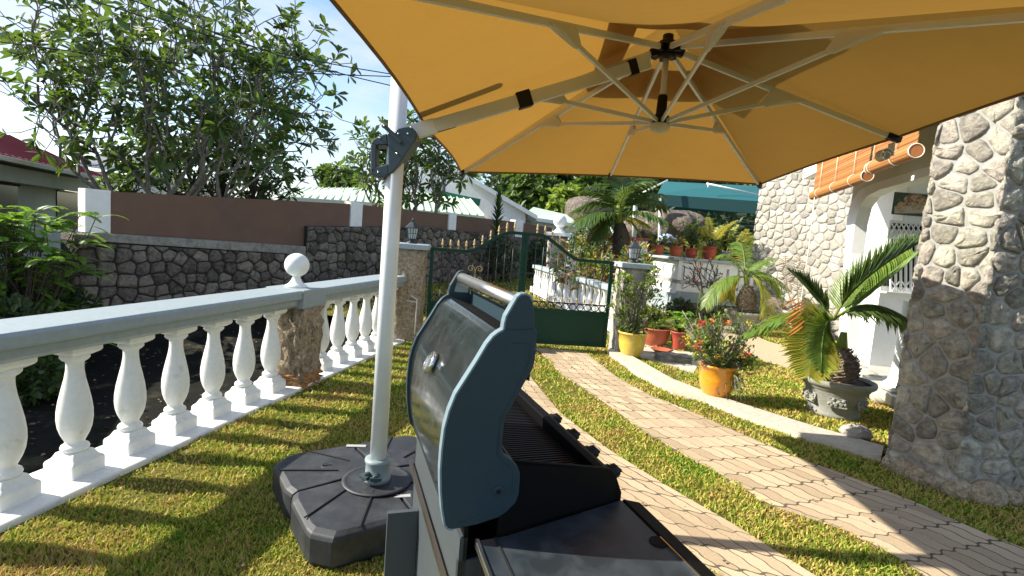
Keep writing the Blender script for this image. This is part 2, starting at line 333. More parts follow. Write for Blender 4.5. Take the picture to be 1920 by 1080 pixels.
def grass_material():
    m = bpy.data.materials.new('grass_blades'); m.use_nodes = True; N = m.node_tree.nodes; L = m.node_tree.links; b = N['Principled BSDF']
    g = N.new('ShaderNodeNewGeometry'); n = N.new('ShaderNodeTexNoise'); n.inputs['Scale'].default_value = 1.9; n.inputs['Detail'].default_value = 7; n.inputs['Roughness'].default_value = .68
    L.new(g.outputs['Position'], n.inputs['Vector'])
    v = math_node(N, L, 'ADD', math_node(N, L, 'MULTIPLY', n.outputs['Fac'], 1.0), math_node(N, L, 'MULTIPLY', math_node(N, L, 'SUBTRACT', g.outputs['Random Per Island'], .5), .34))
    r = N.new('ShaderNodeValToRGB'); cs = [(.28, (.14, .27, .02)), (.41, (.28, .36, .035)), (.49, (.46, .44, .07)), (.58, (.60, .47, .14)), (.74, (.42, .26, .11))]
    e = r.color_ramp.elements; e[0].position = cs[0][0]; e[0].color = cs[0][1]+(1,); e[1].position = cs[-1][0]; e[1].color = cs[-1][1]+(1,)
    for p, c in cs[1:-1]: q = e.new(p); q.color = c+(1,)
    L.new(v, r.inputs[0]); L.new(r.outputs[0], b.inputs['Base Color']); b.inputs['Roughness'].default_value = .6; b.inputs['Specular IOR Level'].default_value = .25
    t = N.new('ShaderNodeBsdfTranslucent'); L.new(r.outputs[0], t.inputs[0]); ms = N.new('ShaderNodeMixShader'); ms.inputs[0].default_value = .3
    L.new(b.outputs[0], ms.inputs[1]); L.new(t.outputs[0], ms.inputs[2]); L.new(ms.outputs[0], N['Material Output'].inputs['Surface'])
    return m
M['grass'] = grass_material()

# ---------------------------------------------------------------- stone walling
def clip(poly, p, n):
    out = []; m = len(poly)
    for i in range(m):
        a = poly[i]; b = poly[(i+1) % m]; da = (a-p)@n; db = (b-p)@n
        if da <= 0: out.append(a)
        if da*db < 0: out.append(a+(b-a)*(da/(da-db)))
    return out
def stones(mb, P0, U, W, poly, cell, relief, gap, seed, aspect=1.25, jit=.34, rough=.2, rnd=1, cut=.22, wob=.0, tl=.25):
    """rounded stones filling the convex 2-D outline poly (metres along U and W) standing proud of the plane"""
    r = np.random.default_rng(seed); poly = [A(p, float) for p in poly]; P0 = A(P0, float); U = unit(U); W = A(W, float); Nn = unit(np.cross(U, W))
    area = sum(poly[i][0]*poly[(i+1) % len(poly)][1]-poly[(i+1) % len(poly)][0]*poly[i][1] for i in range(len(poly)))
    if area < 0: poly = poly[::-1]
    lo = np.min(poly, 0); hi = np.max(poly, 0); cw = cell*sqrt(aspect); ch = cell/sqrt(aspect); pts = []
    j = 0; y = lo[1]-ch
    while y < hi[1]+ch:
        x = lo[0]-cw+(j % 2)*cw/2+r.uniform(-.2, .2)*cw
        while x < hi[0]+cw:
            pts.append((x+r.uniform(-jit, jit)*cw, y+r.uniform(-jit, jit)*ch)); x += cw*r.uniform(.75, 1.3)
        y += ch*r.uniform(.85, 1.15); j += 1
    pts = A(pts)
    for i, p in enumerate(pts):
        d = np.linalg.norm(pts-p, axis=1); near = np.argsort(d)[1:14]
        c = [p+A(q)*cell*2 for q in ((-1, -1), (1, -1), (1, 1), (-1, 1))]
        for k in near:
            c = clip(c, (p+pts[k])/2, unit(pts[k]-p))
            if len(c) < 3: break
        if len(c) < 3: continue
        for a in range(len(poly)):
            e = poly[(a+1) % len(poly)]-poly[a]; c = clip(c, poly[a], unit(A([e[1], -e[0]])))
            if len(c) < 3: break
        if len(c) < 3: continue
        c = A(c); cen = c.mean(0)
        s_ = 0.5*abs(sum(c[q][0]*c[(q+1) % len(c)][1]-c[(q+1) % len(c)][0]*c[q][1] for q in range(len(c))))
        if s_ < cell*cell*.04: continue
        for _ in range(1+rnd):
            c = np.concatenate([[(1-cut)*c[q]+cut*c[(q+1) % len(c)], cut*c[q]+(1-cut)*c[(q+1) % len(c)]] for q in range(len(c))])
        if wob: c = cen+(c-cen)*(1+r.uniform(-wob, wob*.3, len(c)))[:, None]
        rad = sqrt(s_/pi); hgt = relief*r.uniform(.55, 1.15); n = len(c); vs = []; tilt = r.uniform(-tl, tl, 2)
        for sc, z in ((1-gap/rad, -.25), (1-gap/rad-.05, .5), (.80-gap/rad, .85), (.45, 1.0)):
            for q in c:
                l = cen+(q-cen)*max(sc, .1); zz = z*hgt*(1+(r.uniform(-rough, rough) if z > .4 else 0))+(l-cen)@tilt*(hgt/rad)*(1 if z > .3 else 0)
                vs.append(P0+U*l[0]+W*l[1]+Nn*zz)
        vs.append(P0+U*cen[0]+W*cen[1]+Nn*hgt*1.03)
        fs = [(a*n+b, a*n+(b+1) % n, (a+1)*n+(b+1) % n, (a+1)*n+b) for a in range(3) for b in range(n)]+[(3*n+b, 3*n+(b+1) % n, 4*n) for b in range(n)]
        mb.add(vs, fs, True)
    return mb
# ---------------------------------------------------------------- trees and plants
def grow(mb, node, tips, rad, r, leafcb, depth=0, bend=.25, maxd=9):
    """branch tree towards given tip points"""
    n = len(tips)
    if n <= 2 or depth >= maxd:
        for t in tips:
            mid = (node+t)/2+r.normal(0, .06, 3)*np.linalg.norm(t-node)+V3(0, 0, -.06*np.linalg.norm(t-node))
            mb.tube([node, mid, t], [max(rad*.6, .010), max(rad*.5, .009), .008], 5, cap=False)
            leafcb(t, unit(unit(t-mid)+V3(0, 0, .35)))
        return
    ax = unit(r.normal(0, 1, 3)); c = tips.mean(0); cov = np.cov((tips-c).T); w, v = np.linalg.eigh(cov); ax = v[:, -1]+r.normal(0, .35, 3)
    order = np.argsort((tips-c)@ax); k = 2 if (n < 12 or r.random() < .6) else 3
    for part in np.array_split(order, k):
        sub = tips[part]; cc = sub.mean(0); L = np.linalg.norm(cc-node)
        fr = r.uniform(.36, .5); ch = node+(cc-node)*fr+r.normal(0, .07, 3)*L; mid = (node+ch)/2+r.normal(0, .05, 3)*L
        rr = rad*(len(sub)/n)**.42
        mb.tube([node, mid, ch], [rad*.88, (rad+rr)/2*.9, rr], 6 if rad < .05 else 9, cap=False)
        grow(mb, ch, sub, rr, r, leafcb, depth+1, bend, maxd)
def rosette(mb, n, L, W, r, up=.5, droop=.15, flower=None, pf=0):
    def cb(t, d):
        k = max(2, int(n*r.uniform(.6, 1.3))); x = unit(np.cross(d, V3(.3, .2, 1))); y = np.cross(d, x); a0 = r.uniform(0, 6.3)
        for i in range(k):
            a = a0+i*2.4; s = x*cos(a)+y*sin(a); dd = unit(s+d*up*r.uniform(.3, 1.7)); l = L*r.uniform(.6, 1.15)
            mb.leaf(t-d*r.uniform(0, .08), dd, d+r.normal(0, .2, 3), l, W*r.uniform(.8, 1.2)*l/L, droop=droop*r.uniform(0, 2))
        if flower is not None and r.random() < pf:
            for q in range(6):
                p = t+d*.14+r.normal(0, .045, 3)
                for a in range(5): flower.leaf(p, unit(x*cos(a*1.257)+y*sin(a*1.257)+d*.4), d, .055, .04)
    return cb
def envelope_tips(n, cen, rad, r, shell=.55, low=-1.0, axes=None):
    out = []
    while len(out) < n:
        p = r.normal(0, 1, 3); p = p/np.linalg.norm(p)*(shell+(1-shell)*r.random()**.6) if r.random() < .8 else r.uniform(-.8, .8, 3)
        if p[2] < low: continue
        q = p*A(rad)*r.uniform(.85, 1.1)
        if axes is not None: q = axes[0]*q[0]+axes[1]*q[1]+V3(0, 0, q[2])
        out.append(A(cen)+q)
    return A(out)
CAMH = unit(V3(RT[0], RT[1], 0)); CAMF = unit(V3(FW[0], FW[1], 0)); AX = (CAMH, CAMF)
def tree(name, base, cen, rad, ntips, nleaf, L, W, leafm, barkm, r0, label, cat='tree', seed=1, group=None, trunks=1, shell=.5, droop=.15, flower=0, low=-.75, up=.6):
    r = np.random.default_rng(seed); t = thing(name, base, label, cat, group); wood = MB(); lf = MB(); fl = MB()
    tips = envelope_tips(ntips, cen, rad, r, shell, low, AX); cb = rosette(lf, nleaf, L, W, r, up=up, droop=droop, flower=fl if flower else None, pf=flower)
    base = A(base, float)
    if trunks == 1:
        top = base+(A(cen)-V3(0, 0, rad[2])-base)*.8; top[2] = max(top[2], base[2]+.4)
        wood.tube([base-V3(0, 0, .1), (base+top)/2+r.normal(0, .05, 3), top], [r0*1.25, r0*1.05, r0], 10, cap=False); grow(wood, top, tips, r0, r, cb)
    else:
        order = np.argsort((tips-tips.mean(0))@CAMH)
        for i, part in enumerate(np.array_split(order, trunks)):
            b = base+CAMH*(i-(trunks-1)/2)*r0*2.6+CAMF*r.uniform(-.3, .3); cc = tips[part].mean(0); top = b+(cc-b)*.22+V3(0, 0, .25)
            wood.tube([b-V3(0, 0, .1), (b+top)/2+V3(0, 0, .1), top], [r0*1.2, r0, r0*.9], 9, cap=False); grow(wood, top, tips[part], r0*.85, r, cb)
    wood.build('trunk', barkm, t); lf.build('crown', leafm, t)
    if flower and fl.n: fl.build('blossom', M['flower_w'], t)
    return t
def bush_leaves(mb, cen, rad, n, L, W, r, shell=.3, up=.3):
    for i in range(n):
        p = r.normal(0, 1, 3); p = p/np.linalg.norm(p)*(shell+(1-shell)*r.random()**.5); d = unit(p+V3(0, 0, up)+r.normal(0, .5, 3))
        mb.leaf(A(cen)+p*A(rad), d, unit(r.normal(0, 1, 3)+V3(0, 0, 1)), L*r.uniform(.6, 1.2), W*r.uniform(.7, 1.2), droop=r.uniform(0, .3))
def frond(leafmb, stemmb, p0, p1, p2, n, L, W, sr=.012, vee=.35, droop=.35, sweep=.55, start=.15, side=None, yel=None, yelrange=(0, 0), taper=True):
    """pinnate frond along the curve p0-p1-p2"""
    p0, p1, p2 = A(p0, float), A(p1, float), A(p2, float); ts = np.linspace(0, 1, 14)
    C = [(1-t)**2*p0+2*t*(1-t)*p1+t*t*p2 for t in ts]; stemmb.tube(C, np.linspace(sr, sr*.25, 14), 6)
    for i in range(n):
        t = start+(1-start)*(i+.5)/n; c = (1-t)**2*p0+2*t*(1-t)*p1+t*t*p2; T = unit(2*(1-t)*(p1-p0)+2*t*(p2-p1))
        up = V3(0, 0, 1) if side is None else A(side, float); S = unit(np.cross(T, up)); Nn = np.cross(S, T)
        k = (sin(pi*min(1, (t*.80+.14)))**.7 if taper else 1)*(.85+.15*random.random())
        for sg in (-1, 1):
            D = unit(S*sg+T*(sweep+.5*t)+Nn*vee*(.8+.4*random.random())); tgt = leafmb
            if yel is not None and yelrange[0] <= t <= yelrange[1]: tgt = yel
            tgt.blade(c, D, Nn+S*sg*.2, L*k*random.uniform(.9, 1.08), W, droop=droop*random.uniform(.7, 1.3))
# ================================================================ THE SETTING
XE = -3.12                                             # outer side of the balustrade footing, where the ground drops to the lane
def gh(x, y):
    drop = .55*max(0.0, min(1.0, (9.6-y)/3.0))
    return -.03-drop*max(0.0, min(1.0, (XE+.25-x)/.2))
def sheet(name, xs, ys, fn, m, kind='structure'):
    mb = MB(); nx, ny = len(xs), len(ys)
    mb.add([(x, y, fn(x, y)) for y in ys for x in xs], [(j*nx+i, j*nx+i+1, (j+1)*nx+i+1, (j+1)*nx+i) for j in range(ny-1) for i in range(nx-1)], True)
    return tag(mb.build(name, m), kind=kind)
xs = sorted(set([-400, -150, -60, -30, -20]+list(np.round(np.arange(-14, -3.5, .5), 2))+list(np.round(np.arange(-3.5, -2.4, .1), 2))+[-2, 0, 3, 6, 10, 20, 60, 150, 400]))
ys = sorted(set([-300, -60, -20, -6]+list(np.round(np.arange(-4, 12, .5), 2))+[14, 18, 24, 40, 80, 200, 500]))
sheet('ground', xs, ys, gh, M['earth'])
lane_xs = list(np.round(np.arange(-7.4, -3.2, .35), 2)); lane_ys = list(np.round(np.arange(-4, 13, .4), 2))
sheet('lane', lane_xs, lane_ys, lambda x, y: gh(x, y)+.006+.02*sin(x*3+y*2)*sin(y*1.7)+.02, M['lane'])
sheet('lawn', np.linspace(-2.98, 9, 24), np.linspace(-3, 15, 40), lambda x, y: -.004, M['lawn'])
tag(MB().add([(-9, 8.4, .0), (2.5, 8.4, .0), (1, 26, .0), (-9, 26, .0)], [(0, 1, 2, 3)]).build('verge', M['lawn']), kind='structure')

def px7(pts): return [atz(980+x/2.043, 640+y/2.043)[:2] for x, y in pts]
def resample(P, n):
    P = A(P, float); d = np.r_[0, np.cumsum(np.linalg.norm(np.diff(P, axis=0), axis=1))]; s = np.linspace(0, d[-1], n)
    return np.stack([np.interp(s, d, P[:, i]) for i in range(P.shape[1])], 1)
Lr = px7([(-60, 0), (30, 140), (145, 280), (330, 420), (520, 540), (690, 640), (830, 720), (1000, 830), (1110, 899)])
Rl = px7([(35, 25), (75, 50), (150, 130), (300, 230), (480, 360), (640, 450), (800, 540), (960, 640), (1250, 735), (1400, 815), (1530, 899)])
Rr = px7([(240, 45), (360, 140), (490, 210), (640, 270), (890, 380), (1080, 460), (1270, 530), (1500, 620), (1720, 720), (1920, 800)])
Lr.append(Lr[-1]+(Lr[-1]-Lr[-2])*3.5); Rl.append(Rl[-1]+(Rl[-1]-Rl[-2])*3.5); Rr.append(Rr[-1]+(Rr[-1]-Rr[-2])*2.5)
def strip(name, a, b, m, z0, n=60, z1=None):
    a = resample(a, n); b = resample(b, n); mb = MB()
    v = [(*p, z0) for p in a]+[(*p, z0) for p in b]; f = [(i, n+i, n+i+1, i+1) for i in range(n-1)]
    mb.add(v, f)
    for S_ in (a, b):
        w = [(*p, z0) for p in S_]+[(*p, -.05) for p in S_]; mb.add(w, f)
    cl_ = np.r_[0, np.cumsum(np.linalg.norm(np.diff((a+b)/2, axis=0), axis=1))]
    mb.add([(*a[0], z0), (*b[0], z0), (*b[0], -.05), (*a[0], -.05), (*a[-1], z0), (*b[-1], z0), (*b[-1], -.05), (*a[-1], -.05)], [(0, 1, 2, 3), (4, 5, 6, 7)])
    o = mb.build(name, m); uv = o.data.uv_layers.new(name='along'); wd = np.linalg.norm(b-a, axis=1)
    for lp in o.data.loops:
        i = lp.vertex_index
        uv.data[lp.index].uv = ((-wd[i]/2, cl_[i]) if i < n else (wd[i-n]/2, cl_[i-n])) if i < 2*n else (0, 0)
    return tag(o, kind='structure')
Ll = [p-A([.62, 0.02]) for p in Lr]
strip('driveway', Rl, Rr, M['paver'], .012); strip('driveway_left', Ll, Lr, M['paver'], .012)
Ka = px7([(325, 50), (430, 130), (560, 200), (700, 240), (850, 300), (1080, 380), (1370, 465)])
Kb = px7([(345, 30), (460, 95), (570, 160), (690, 208), (830, 256), (1100, 343), (1380, 425)])
strip('kerb', Ka, Kb, M['kerb'], .06)
P1 = [atz(*p)[:2] for p in [(1230, 612), (1300, 606), (1372, 604), (1372, 604)]]
strip('garden_path', [atz(*p)[:2] for p in [(1250, 606), (1330, 617), (1400, 665), (1470, 690), (1560, 712)]], [atz(*p)[:2] for p in [(1250, 598), (1350, 600), (1440, 640), (1540, 670), (1640, 690)]], M['tan'], .004)
strip('garden_slab', [atz(*p)[:2] for p in [(1190, 668), (1300, 700)]], [atz(*p)[:2] for p in [(1215, 640), (1320, 668)]], M['kerb'], .008, 4)

# ---- grass: blades over the lawns, thinned with distance
def inside(poly, X, Y):
    poly = A(poly); n = len(poly); c = np.zeros(len(X), bool); j = n-1
    for i in range(n):
        xi, yi = poly[i]; xj, yj = poly[j]
        k = ((yi > Y) != (yj > Y)) & (X < (xj-xi)*(Y-yi)/(yj-yi+1e-12)+xi); c ^= k; j = i
    return c
keepouts = [list(map(tuple, Ll))+list(map(tuple, Lr))[::-1], list(map(tuple, Rl))+list(map(tuple, Rr))[::-1], list(map(tuple, Ka))+list(map(tuple, Kb))[::-1]]
for nm in ('garden_path', 'garden_slab'):
    me = bpy.data.objects[nm].data; n = 60 if nm == 'garden_path' else 4; q = [tuple(v.co[:2]) for v in me.vertices[:2*n]]; keepouts.append(q[:n]+q[n:][::-1])
def grass(name, n, y0, y1, seed, hfac=1.0, region=None, z=0.0, label=None):
    r = np.random.default_rng(seed)
    # sample evenly over the picture of the ground: density falls with distance
    u = r.random(n); Yd = 1.3*(y1/1.3)**u; th = r.uniform(-1.2, 1.05, n)
    X = Yd*np.sin(th); Y = Yd*np.cos(th); dist = np.maximum(Yd, 1.2)
    ok = (X > -2.66) & (X < 6.5) & (Y > y0)
    Xj = X+.022*np.sin(X*61+Y*13)+r.normal(0, .008, n); Yj = Y+.022*np.sin(Y*57+X*19)
    for k in keepouts: ok &= ~inside(k, Xj, Yj)
    bare = np.sin(X*2.3+1.9*np.sin(Y*1.7+.5))*np.sin(Y*2.1+1.3*np.sin(X*2.9)); ok &= ~((bare > .62) & (r.random(n) < .6))
    ok |= (r.random(n) < .012) & (X > -2.6) & (X < 3) & inside(keepouts[0], X, Y) & (np.sin(X*23+Y*17) > .6)
    if region is not None: ok = region(X, Y)
    X = X[ok]; Y = Y[ok]; dist = dist[ok]; m = len(X)
    pn = np.sin(X*3.1+1.3*np.sin(Y*2.3))*np.sin(Y*2.7+1.1*np.sin(X*1.9)); Hh = (.017+.009*r.random(m)+.007*pn)*(1+.05*dist)*hfac
    Wd = .0030*np.maximum(dist/2.2, 1)**.9*(.7+.6*r.random(m)); a = r.uniform(0, 2*pi, m); b = r.uniform(0, 2*pi, m); lean = r.uniform(.2, 1.3, m)*Hh
    B = np.stack([X, Y, np.full(m, z-.004)], 1); S = np.stack([np.cos(a), np.sin(a), 0*a], 1)*Wd[:, None]; Ld = np.stack([np.cos(b), np.sin(b), 0*b], 1)*lean[:, None]
    Z = np.stack([0*a, 0*a, Hh], 1); v = np.stack([B-S, B+S, B+Ld*.35+Z*.6+S*.8, B+Ld*.35+Z*.6-S*.8, B+Ld+Z], 1).reshape(-1, 3)
    me = bpy.data.meshes.new(name); k = np.arange(m)*5
    loops = np.stack([k, k+1, k+2, k+3, k+3, k+2, k+4], 1).reshape(-1); me.vertices.add(m*5); me.vertices.foreach_set('co', v.reshape(-1))
    me.loops.add(m*7); me.loops.foreach_set('vertex_index', loops.astype(np.int32)); me.polygons.add(m*2)
    ls = np.stack([np.arange(m)*7, np.arange(m)*7+4], 1).reshape(-1); me.polygons.foreach_set('loop_start', ls.astype(np.int32))
    me.polygons.foreach_set('loop_total', np.tile([4, 3], m).astype(np.int32)); me.update(calc_edges=True); me.validate()
    me.materials.append(M['grass']); o = bpy.data.objects.new(name, me); COL.objects.link(o)
    return tag(o, label, 'grass', kind='stuff')
grass('grass', 520000, 1.1, 15, 3, label='short sunlit lawn grass, green with straw yellow patches, around the paved drive')
grass('verge_grass', 60000, 8.4, 22, 5, hfac=1.6, region=lambda X, Y: (Y > 8.5) & (X > -7) & (X < 1.6), label='shaded rough grass on the lane verge seen through the gate bars')

# ---- neighbour's retaining wall and the painted wall above it
Wa = atk(185, 386, 8.5); Wb = atk(975, 449, 21.4); WD = unit(V3(*(Wb-Wa)[:2], 0)); WN = V3(WD[1], -WD[0], 0)      # WN points to the camera side
if WN@(CO-Wa) < 0: WN = -WN
def onwall(px, py, off=0.0):
    p = atp(px, py, Wa+WN*off, WN); return p
def w2(p): return ((p-Wa)@WD, p[2])
t = thing('retaining_wall', (Wa[0], Wa[1], -.5), 'long dark rubble stone retaining wall across the lane, under the brown wall', 'wall')
mb = MB(); pa = [w2(onwall(*p)) for p in [(134, 452), (575, 478)]]
domA = [(pa[0][0], -.6), (pa[1][0], -.6), (pa[1][0], pa[1][1]), (pa[0][0], pa[0][1])]
pb = [w2(onwall(*p)) for p in [(575, 424), (800, 426), (1040, 452)]]
domB = [(pb[0][0]+.01, -.6), (pb[2][0], -.6), (pb[2][0], pb[2][1]), (pb[1][0], pb[1][1]), (pb[0][0]+.01, pb[0][1])]
base = V3(Wa[0], Wa[1], 0)
stones(mb, base, WD, V3(0, 0, 1), domA, .23, .06, .008, 11, aspect=1.4, rough=.4, cut=.13, wob=.07, jit=.30); stones(mb, base, WD, V3(0, 0, 1), domB, .27, .07, .008, 12, aspect=1.2, rough=.4, cut=.13, wob=.07, jit=.34)
flip = np.cross(WD, V3(0, 0, 1))@WN < 0
mb.build('stone_face', M['rubble'], t)
back = MB()
for dom in (domA, domB): back.prism([base+WD*u+V3(0, 0, z)+WN*.005 for u, z in dom], -WN*.4)
back.build('mortar_core', M['rubble_gap'], t)
l0 = onwall(172, 436, .06); l1 = onwall(574, 462, .06); l2 = onwall(574, 478, .06); l3 = onwall(172, 452, .06)
MB().prism([l0, l1, l2, l3], -WN*.40).build('concrete_ledge', M['ledge'], t, bevel=.01)
cc = onwall(152, 445, .05); MB().box(cc, (.36, .5, .12), U=[WD, WN, V3(0, 0, 1)]).build('end_capstone', M['rubble'], t, bevel=.02)

t = thing('boundary_wall', (Wa[0], Wa[1], 1.0), 'brown painted wall with white pilasters standing on the stone retaining wall', 'wall')
tops = [(160, 352), (185, 355), (670, 380), (850, 400), (975, 414), (1035, 424)]; bots = [(160, 440), (185, 440), (670, 440), (850, 447), (975, 452), (1035, 460)]
posts = [(160, 208, 353, 436), (659, 681, 378, 434), (843, 857, 398, 440), (967, 982, 412, 450)]
xs_ = [208, 659, 681, 843, 857, 967, 982, 1035]
for a, b in ((208, 659), (681, 843), (857, 967), (982, 1035)):
    ya = np.interp(a, [q[0] for q in tops], [q[1] for q in tops]); yb = np.interp(b, [q[0] for q in tops], [q[1] for q in tops])
    MB().prism([onwall(a, ya+3, -.09), onwall(b, yb+3, -.09), V3(*onwall(b, yb, -.09)[:2], .6), V3(*onwall(a, ya, -.09)[:2], .6)], -WN*.15).build('brown_panel', M['brown'], t)
for a, b, y0, y1 in posts:
    p0 = onwall(a, y0, -.04); p1 = onwall(b, y0, -.04); z1 = onwall(a, y1, -.04)[2]
    MB().prism([p0, V3(p1[0], p1[1], p0[2]), V3(p1[0], p1[1], z1), V3(p0[0], p0[1], z1)], -WN*.26).build('pilaster', M['white_flat'], t, bevel=.006)

# ---- hill behind, with its forest
def hillz(x, y):
    d = (x*.35+y); base_ = max(0, y-38)*.36
    return min(base_, 26+4*sin(x*.05))*max(0, min(1, (x+32)/24))*(1+.1*sin(x*.21)*sin(y*.13))-.2
sheet('hill', np.linspace(-60, 110, 50), np.linspace(36, 150, 40), hillz, M['hill'])
r = np.random.default_rng(21); lf = MB()
for i in range(420):
    x = r.uniform(-14, 60); y = r.uniform(42, 100); z = hillz(x, y); s = r.uniform(1.6, 3.2)
    bush_leaves(lf, (x, y, z+s*.5), (s, s, s*.9), 46, .9+y*.004, .55, r)
tag(lf.build('forest', M['forest']), 'dense green forest mass covering the hillside behind the houses', 'forest', kind='stuff')
# ================================================================ BALUSTRADE beside the lawn
def bx_(y): return -2.91+.024*(y-2)                    # centre line of the near balustrade
BD = unit(V3(.024, 1, 0)); BN = V3(BD[1], -BD[0], 0)
t = thing('balustrade', (bx_(1), 1, 0), 'white balustrade with pale blue-grey rail running along the lawn in the foreground', 'balustrade')
y0, y1 = -.6, 6.98
def bp(y, off, z): return V3(bx_(y), y, z)+BN*off
# rail with a moulded underside
prof = [(-.19, .885), (-.19, .945), (-.175, .962), (.175, .962), (.19, .945), (.19, .885), (.15, .87), (.15, .825), (.12, .80), (-.12, .80), (-.15, .825), (-.15, .87)]
MB().prism([bp(y0, a, z) for a, z in prof], BD*(4.42-y0)).build('rail', M['rail'], t, bevel=.006)
MB().prism([bp(4.80, a, z) for a, z in prof], BD*(y1-4.80)).build('rail', M['rail'], t, bevel=.006)
MB().prism([bp(4.42, a, z) for a, z in [(-.205, .79), (-.205, .968), (.205, .968), (.205, .79)]], BD*.38).build('rail_block', M['rail'], t, bevel=.01)
MB().prism([bp(y0, a, z) for a, z in [(-.20, -.6), (-.20, .035), (.215, .035), (.215, -.1)]], BD*(y1-y0)).build('plinth', M['white'], t, bevel=.012)
fb = MB(); fb.lathe([(.10, .966), (.10, .985), (.075, 1.0), (.05, 1.03), (.036, 1.065), (.040, 1.09), (.075, 1.105)], bp(4.6, 0, 0), 24)
fb.sphere(bp(4.6, 0, 1.185), .115, 28, 16); fb.build('finial', M['white'], t)
# rough stone pier
r = np.random.default_rng(4)
def rough_pier(mb, cx, cy, w, d, z0, z1, ang, r, amp=.03, n=12):
    vs = []; rows = 14
    for j in range(rows+1):
        z = z0+(z1-z0)*j/rows
        ring = []
        per = [(-1+2*i/n, -1) for i in range(n)]+[(1, -1+2*i/n) for i in range(n)]+[(1-2*i/n, 1) for i in range(n)]+[(-1, 1-2*i/n) for i in range(n)]
        for a, b in per:
            l = sqrt(a*a+b*b); k = 1/(max(abs(a), abs(b))*(1+.04*(l-1))); q = amp*r.normal(0, .55)
            x = a*k*w/2*(1-.03*(l > 1.3)); y = b*k*d/2*(1-.03*(l > 1.3)); nx, ny = unit((a, b))
            x += nx*q; y += ny*q; ring.append(V3(cx+x*cos(ang)-y*sin(ang), cy+x*sin(ang)+y*cos(ang), z))
        vs += ring
    m = 4*n
    mb.add(vs, [(j*m+i, j*m+(i+1) % m, (j+1)*m+(i+1) % m, (j+1)*m+i) for j in range(rows) for i in range(m)]+[tuple(rows*m+i for i in range(m))], True)
pm = MB(); rough_pier(pm, bx_(4.6)+.01, 4.61, .37, .34, -.3, .79, 0, r, .035); pm.build('stone_pier', M['pierstone'], t)
st = MB(); rough_pier(st, bx_(4.5)+.03, 4.60, .39, .36, -.02, .14, 0, r, .03, 8); st.build('stained_foot', M['stain'], t)
# balusters
bprof = [(.058, .165), (.066, .175), (.070, .188), (.066, .20), (.050, .21), (.047, .225), (.054, .24), (.068, .27), (.080, .31), (.086, .36), (.085, .41), (.077, .47), (.063, .54), (.050, .60), (.043, .65), (.042, .685), (.044, .70), (.060, .71), (.070, .722), (.072, .734), (.060, .744)]
bm_ = MB(); bm_.lathe(bprof, (0, 0, 0), 28)
def sqring(mb, lay):
    vs = []; n = len(lay)
    for h, z in lay: vs += [(-h, -h, z), (h, -h, z), (h, h, z), (-h, h, z)]
    mb.add(vs, [(3, 2, 1, 0)]+[(j*4+i, j*4+(i+1) % 4, (j+1)*4+(i+1) % 4, (j+1)*4+i) for j in range(n-1) for i in range(4)]+[((n-1)*4, (n-1)*4+1, (n-1)*4+2, (n-1)*4+3)])
sqring(bm_, [(.100, .03), (.100, .115), (.094, .122), (.078, .135), (.062, .168)])
sqring(bm_, [(.060, .742), (.085, .758), (.092, .77), (.092, .803)])
bal = bm_.build('baluster', M['white'], None, bevel=.006); bal.parent = t
bal.location = tuple(bp(4.25, 0, 0)-A(wloc(t))); k = 0
for yy in [4.25-.355*i for i in range(1, 14)]+[5.10+.345*i for i in range(6)]:
    c = bal.copy(); COL.objects.link(c); c.parent = t; p = bp(yy, 0, 0)-A(wloc(t)); c.location = tuple(p); c.rotation_euler = (0, 0, random.uniform(-.03, .03))
# little white wire frame on the end pier
wf = tag(MB().tube([(-2.44, 6.98, .12), (-2.44, 6.98, .64), (-2.53, 6.97, .69)], .008, 6).tube([(-2.44, 6.98, .60), (-2.60, 6.98, .61)], .008, 6).build('conduit', M['white']), 'thin white pipe running up the stone gate pier beside the last baluster', 'pipe')

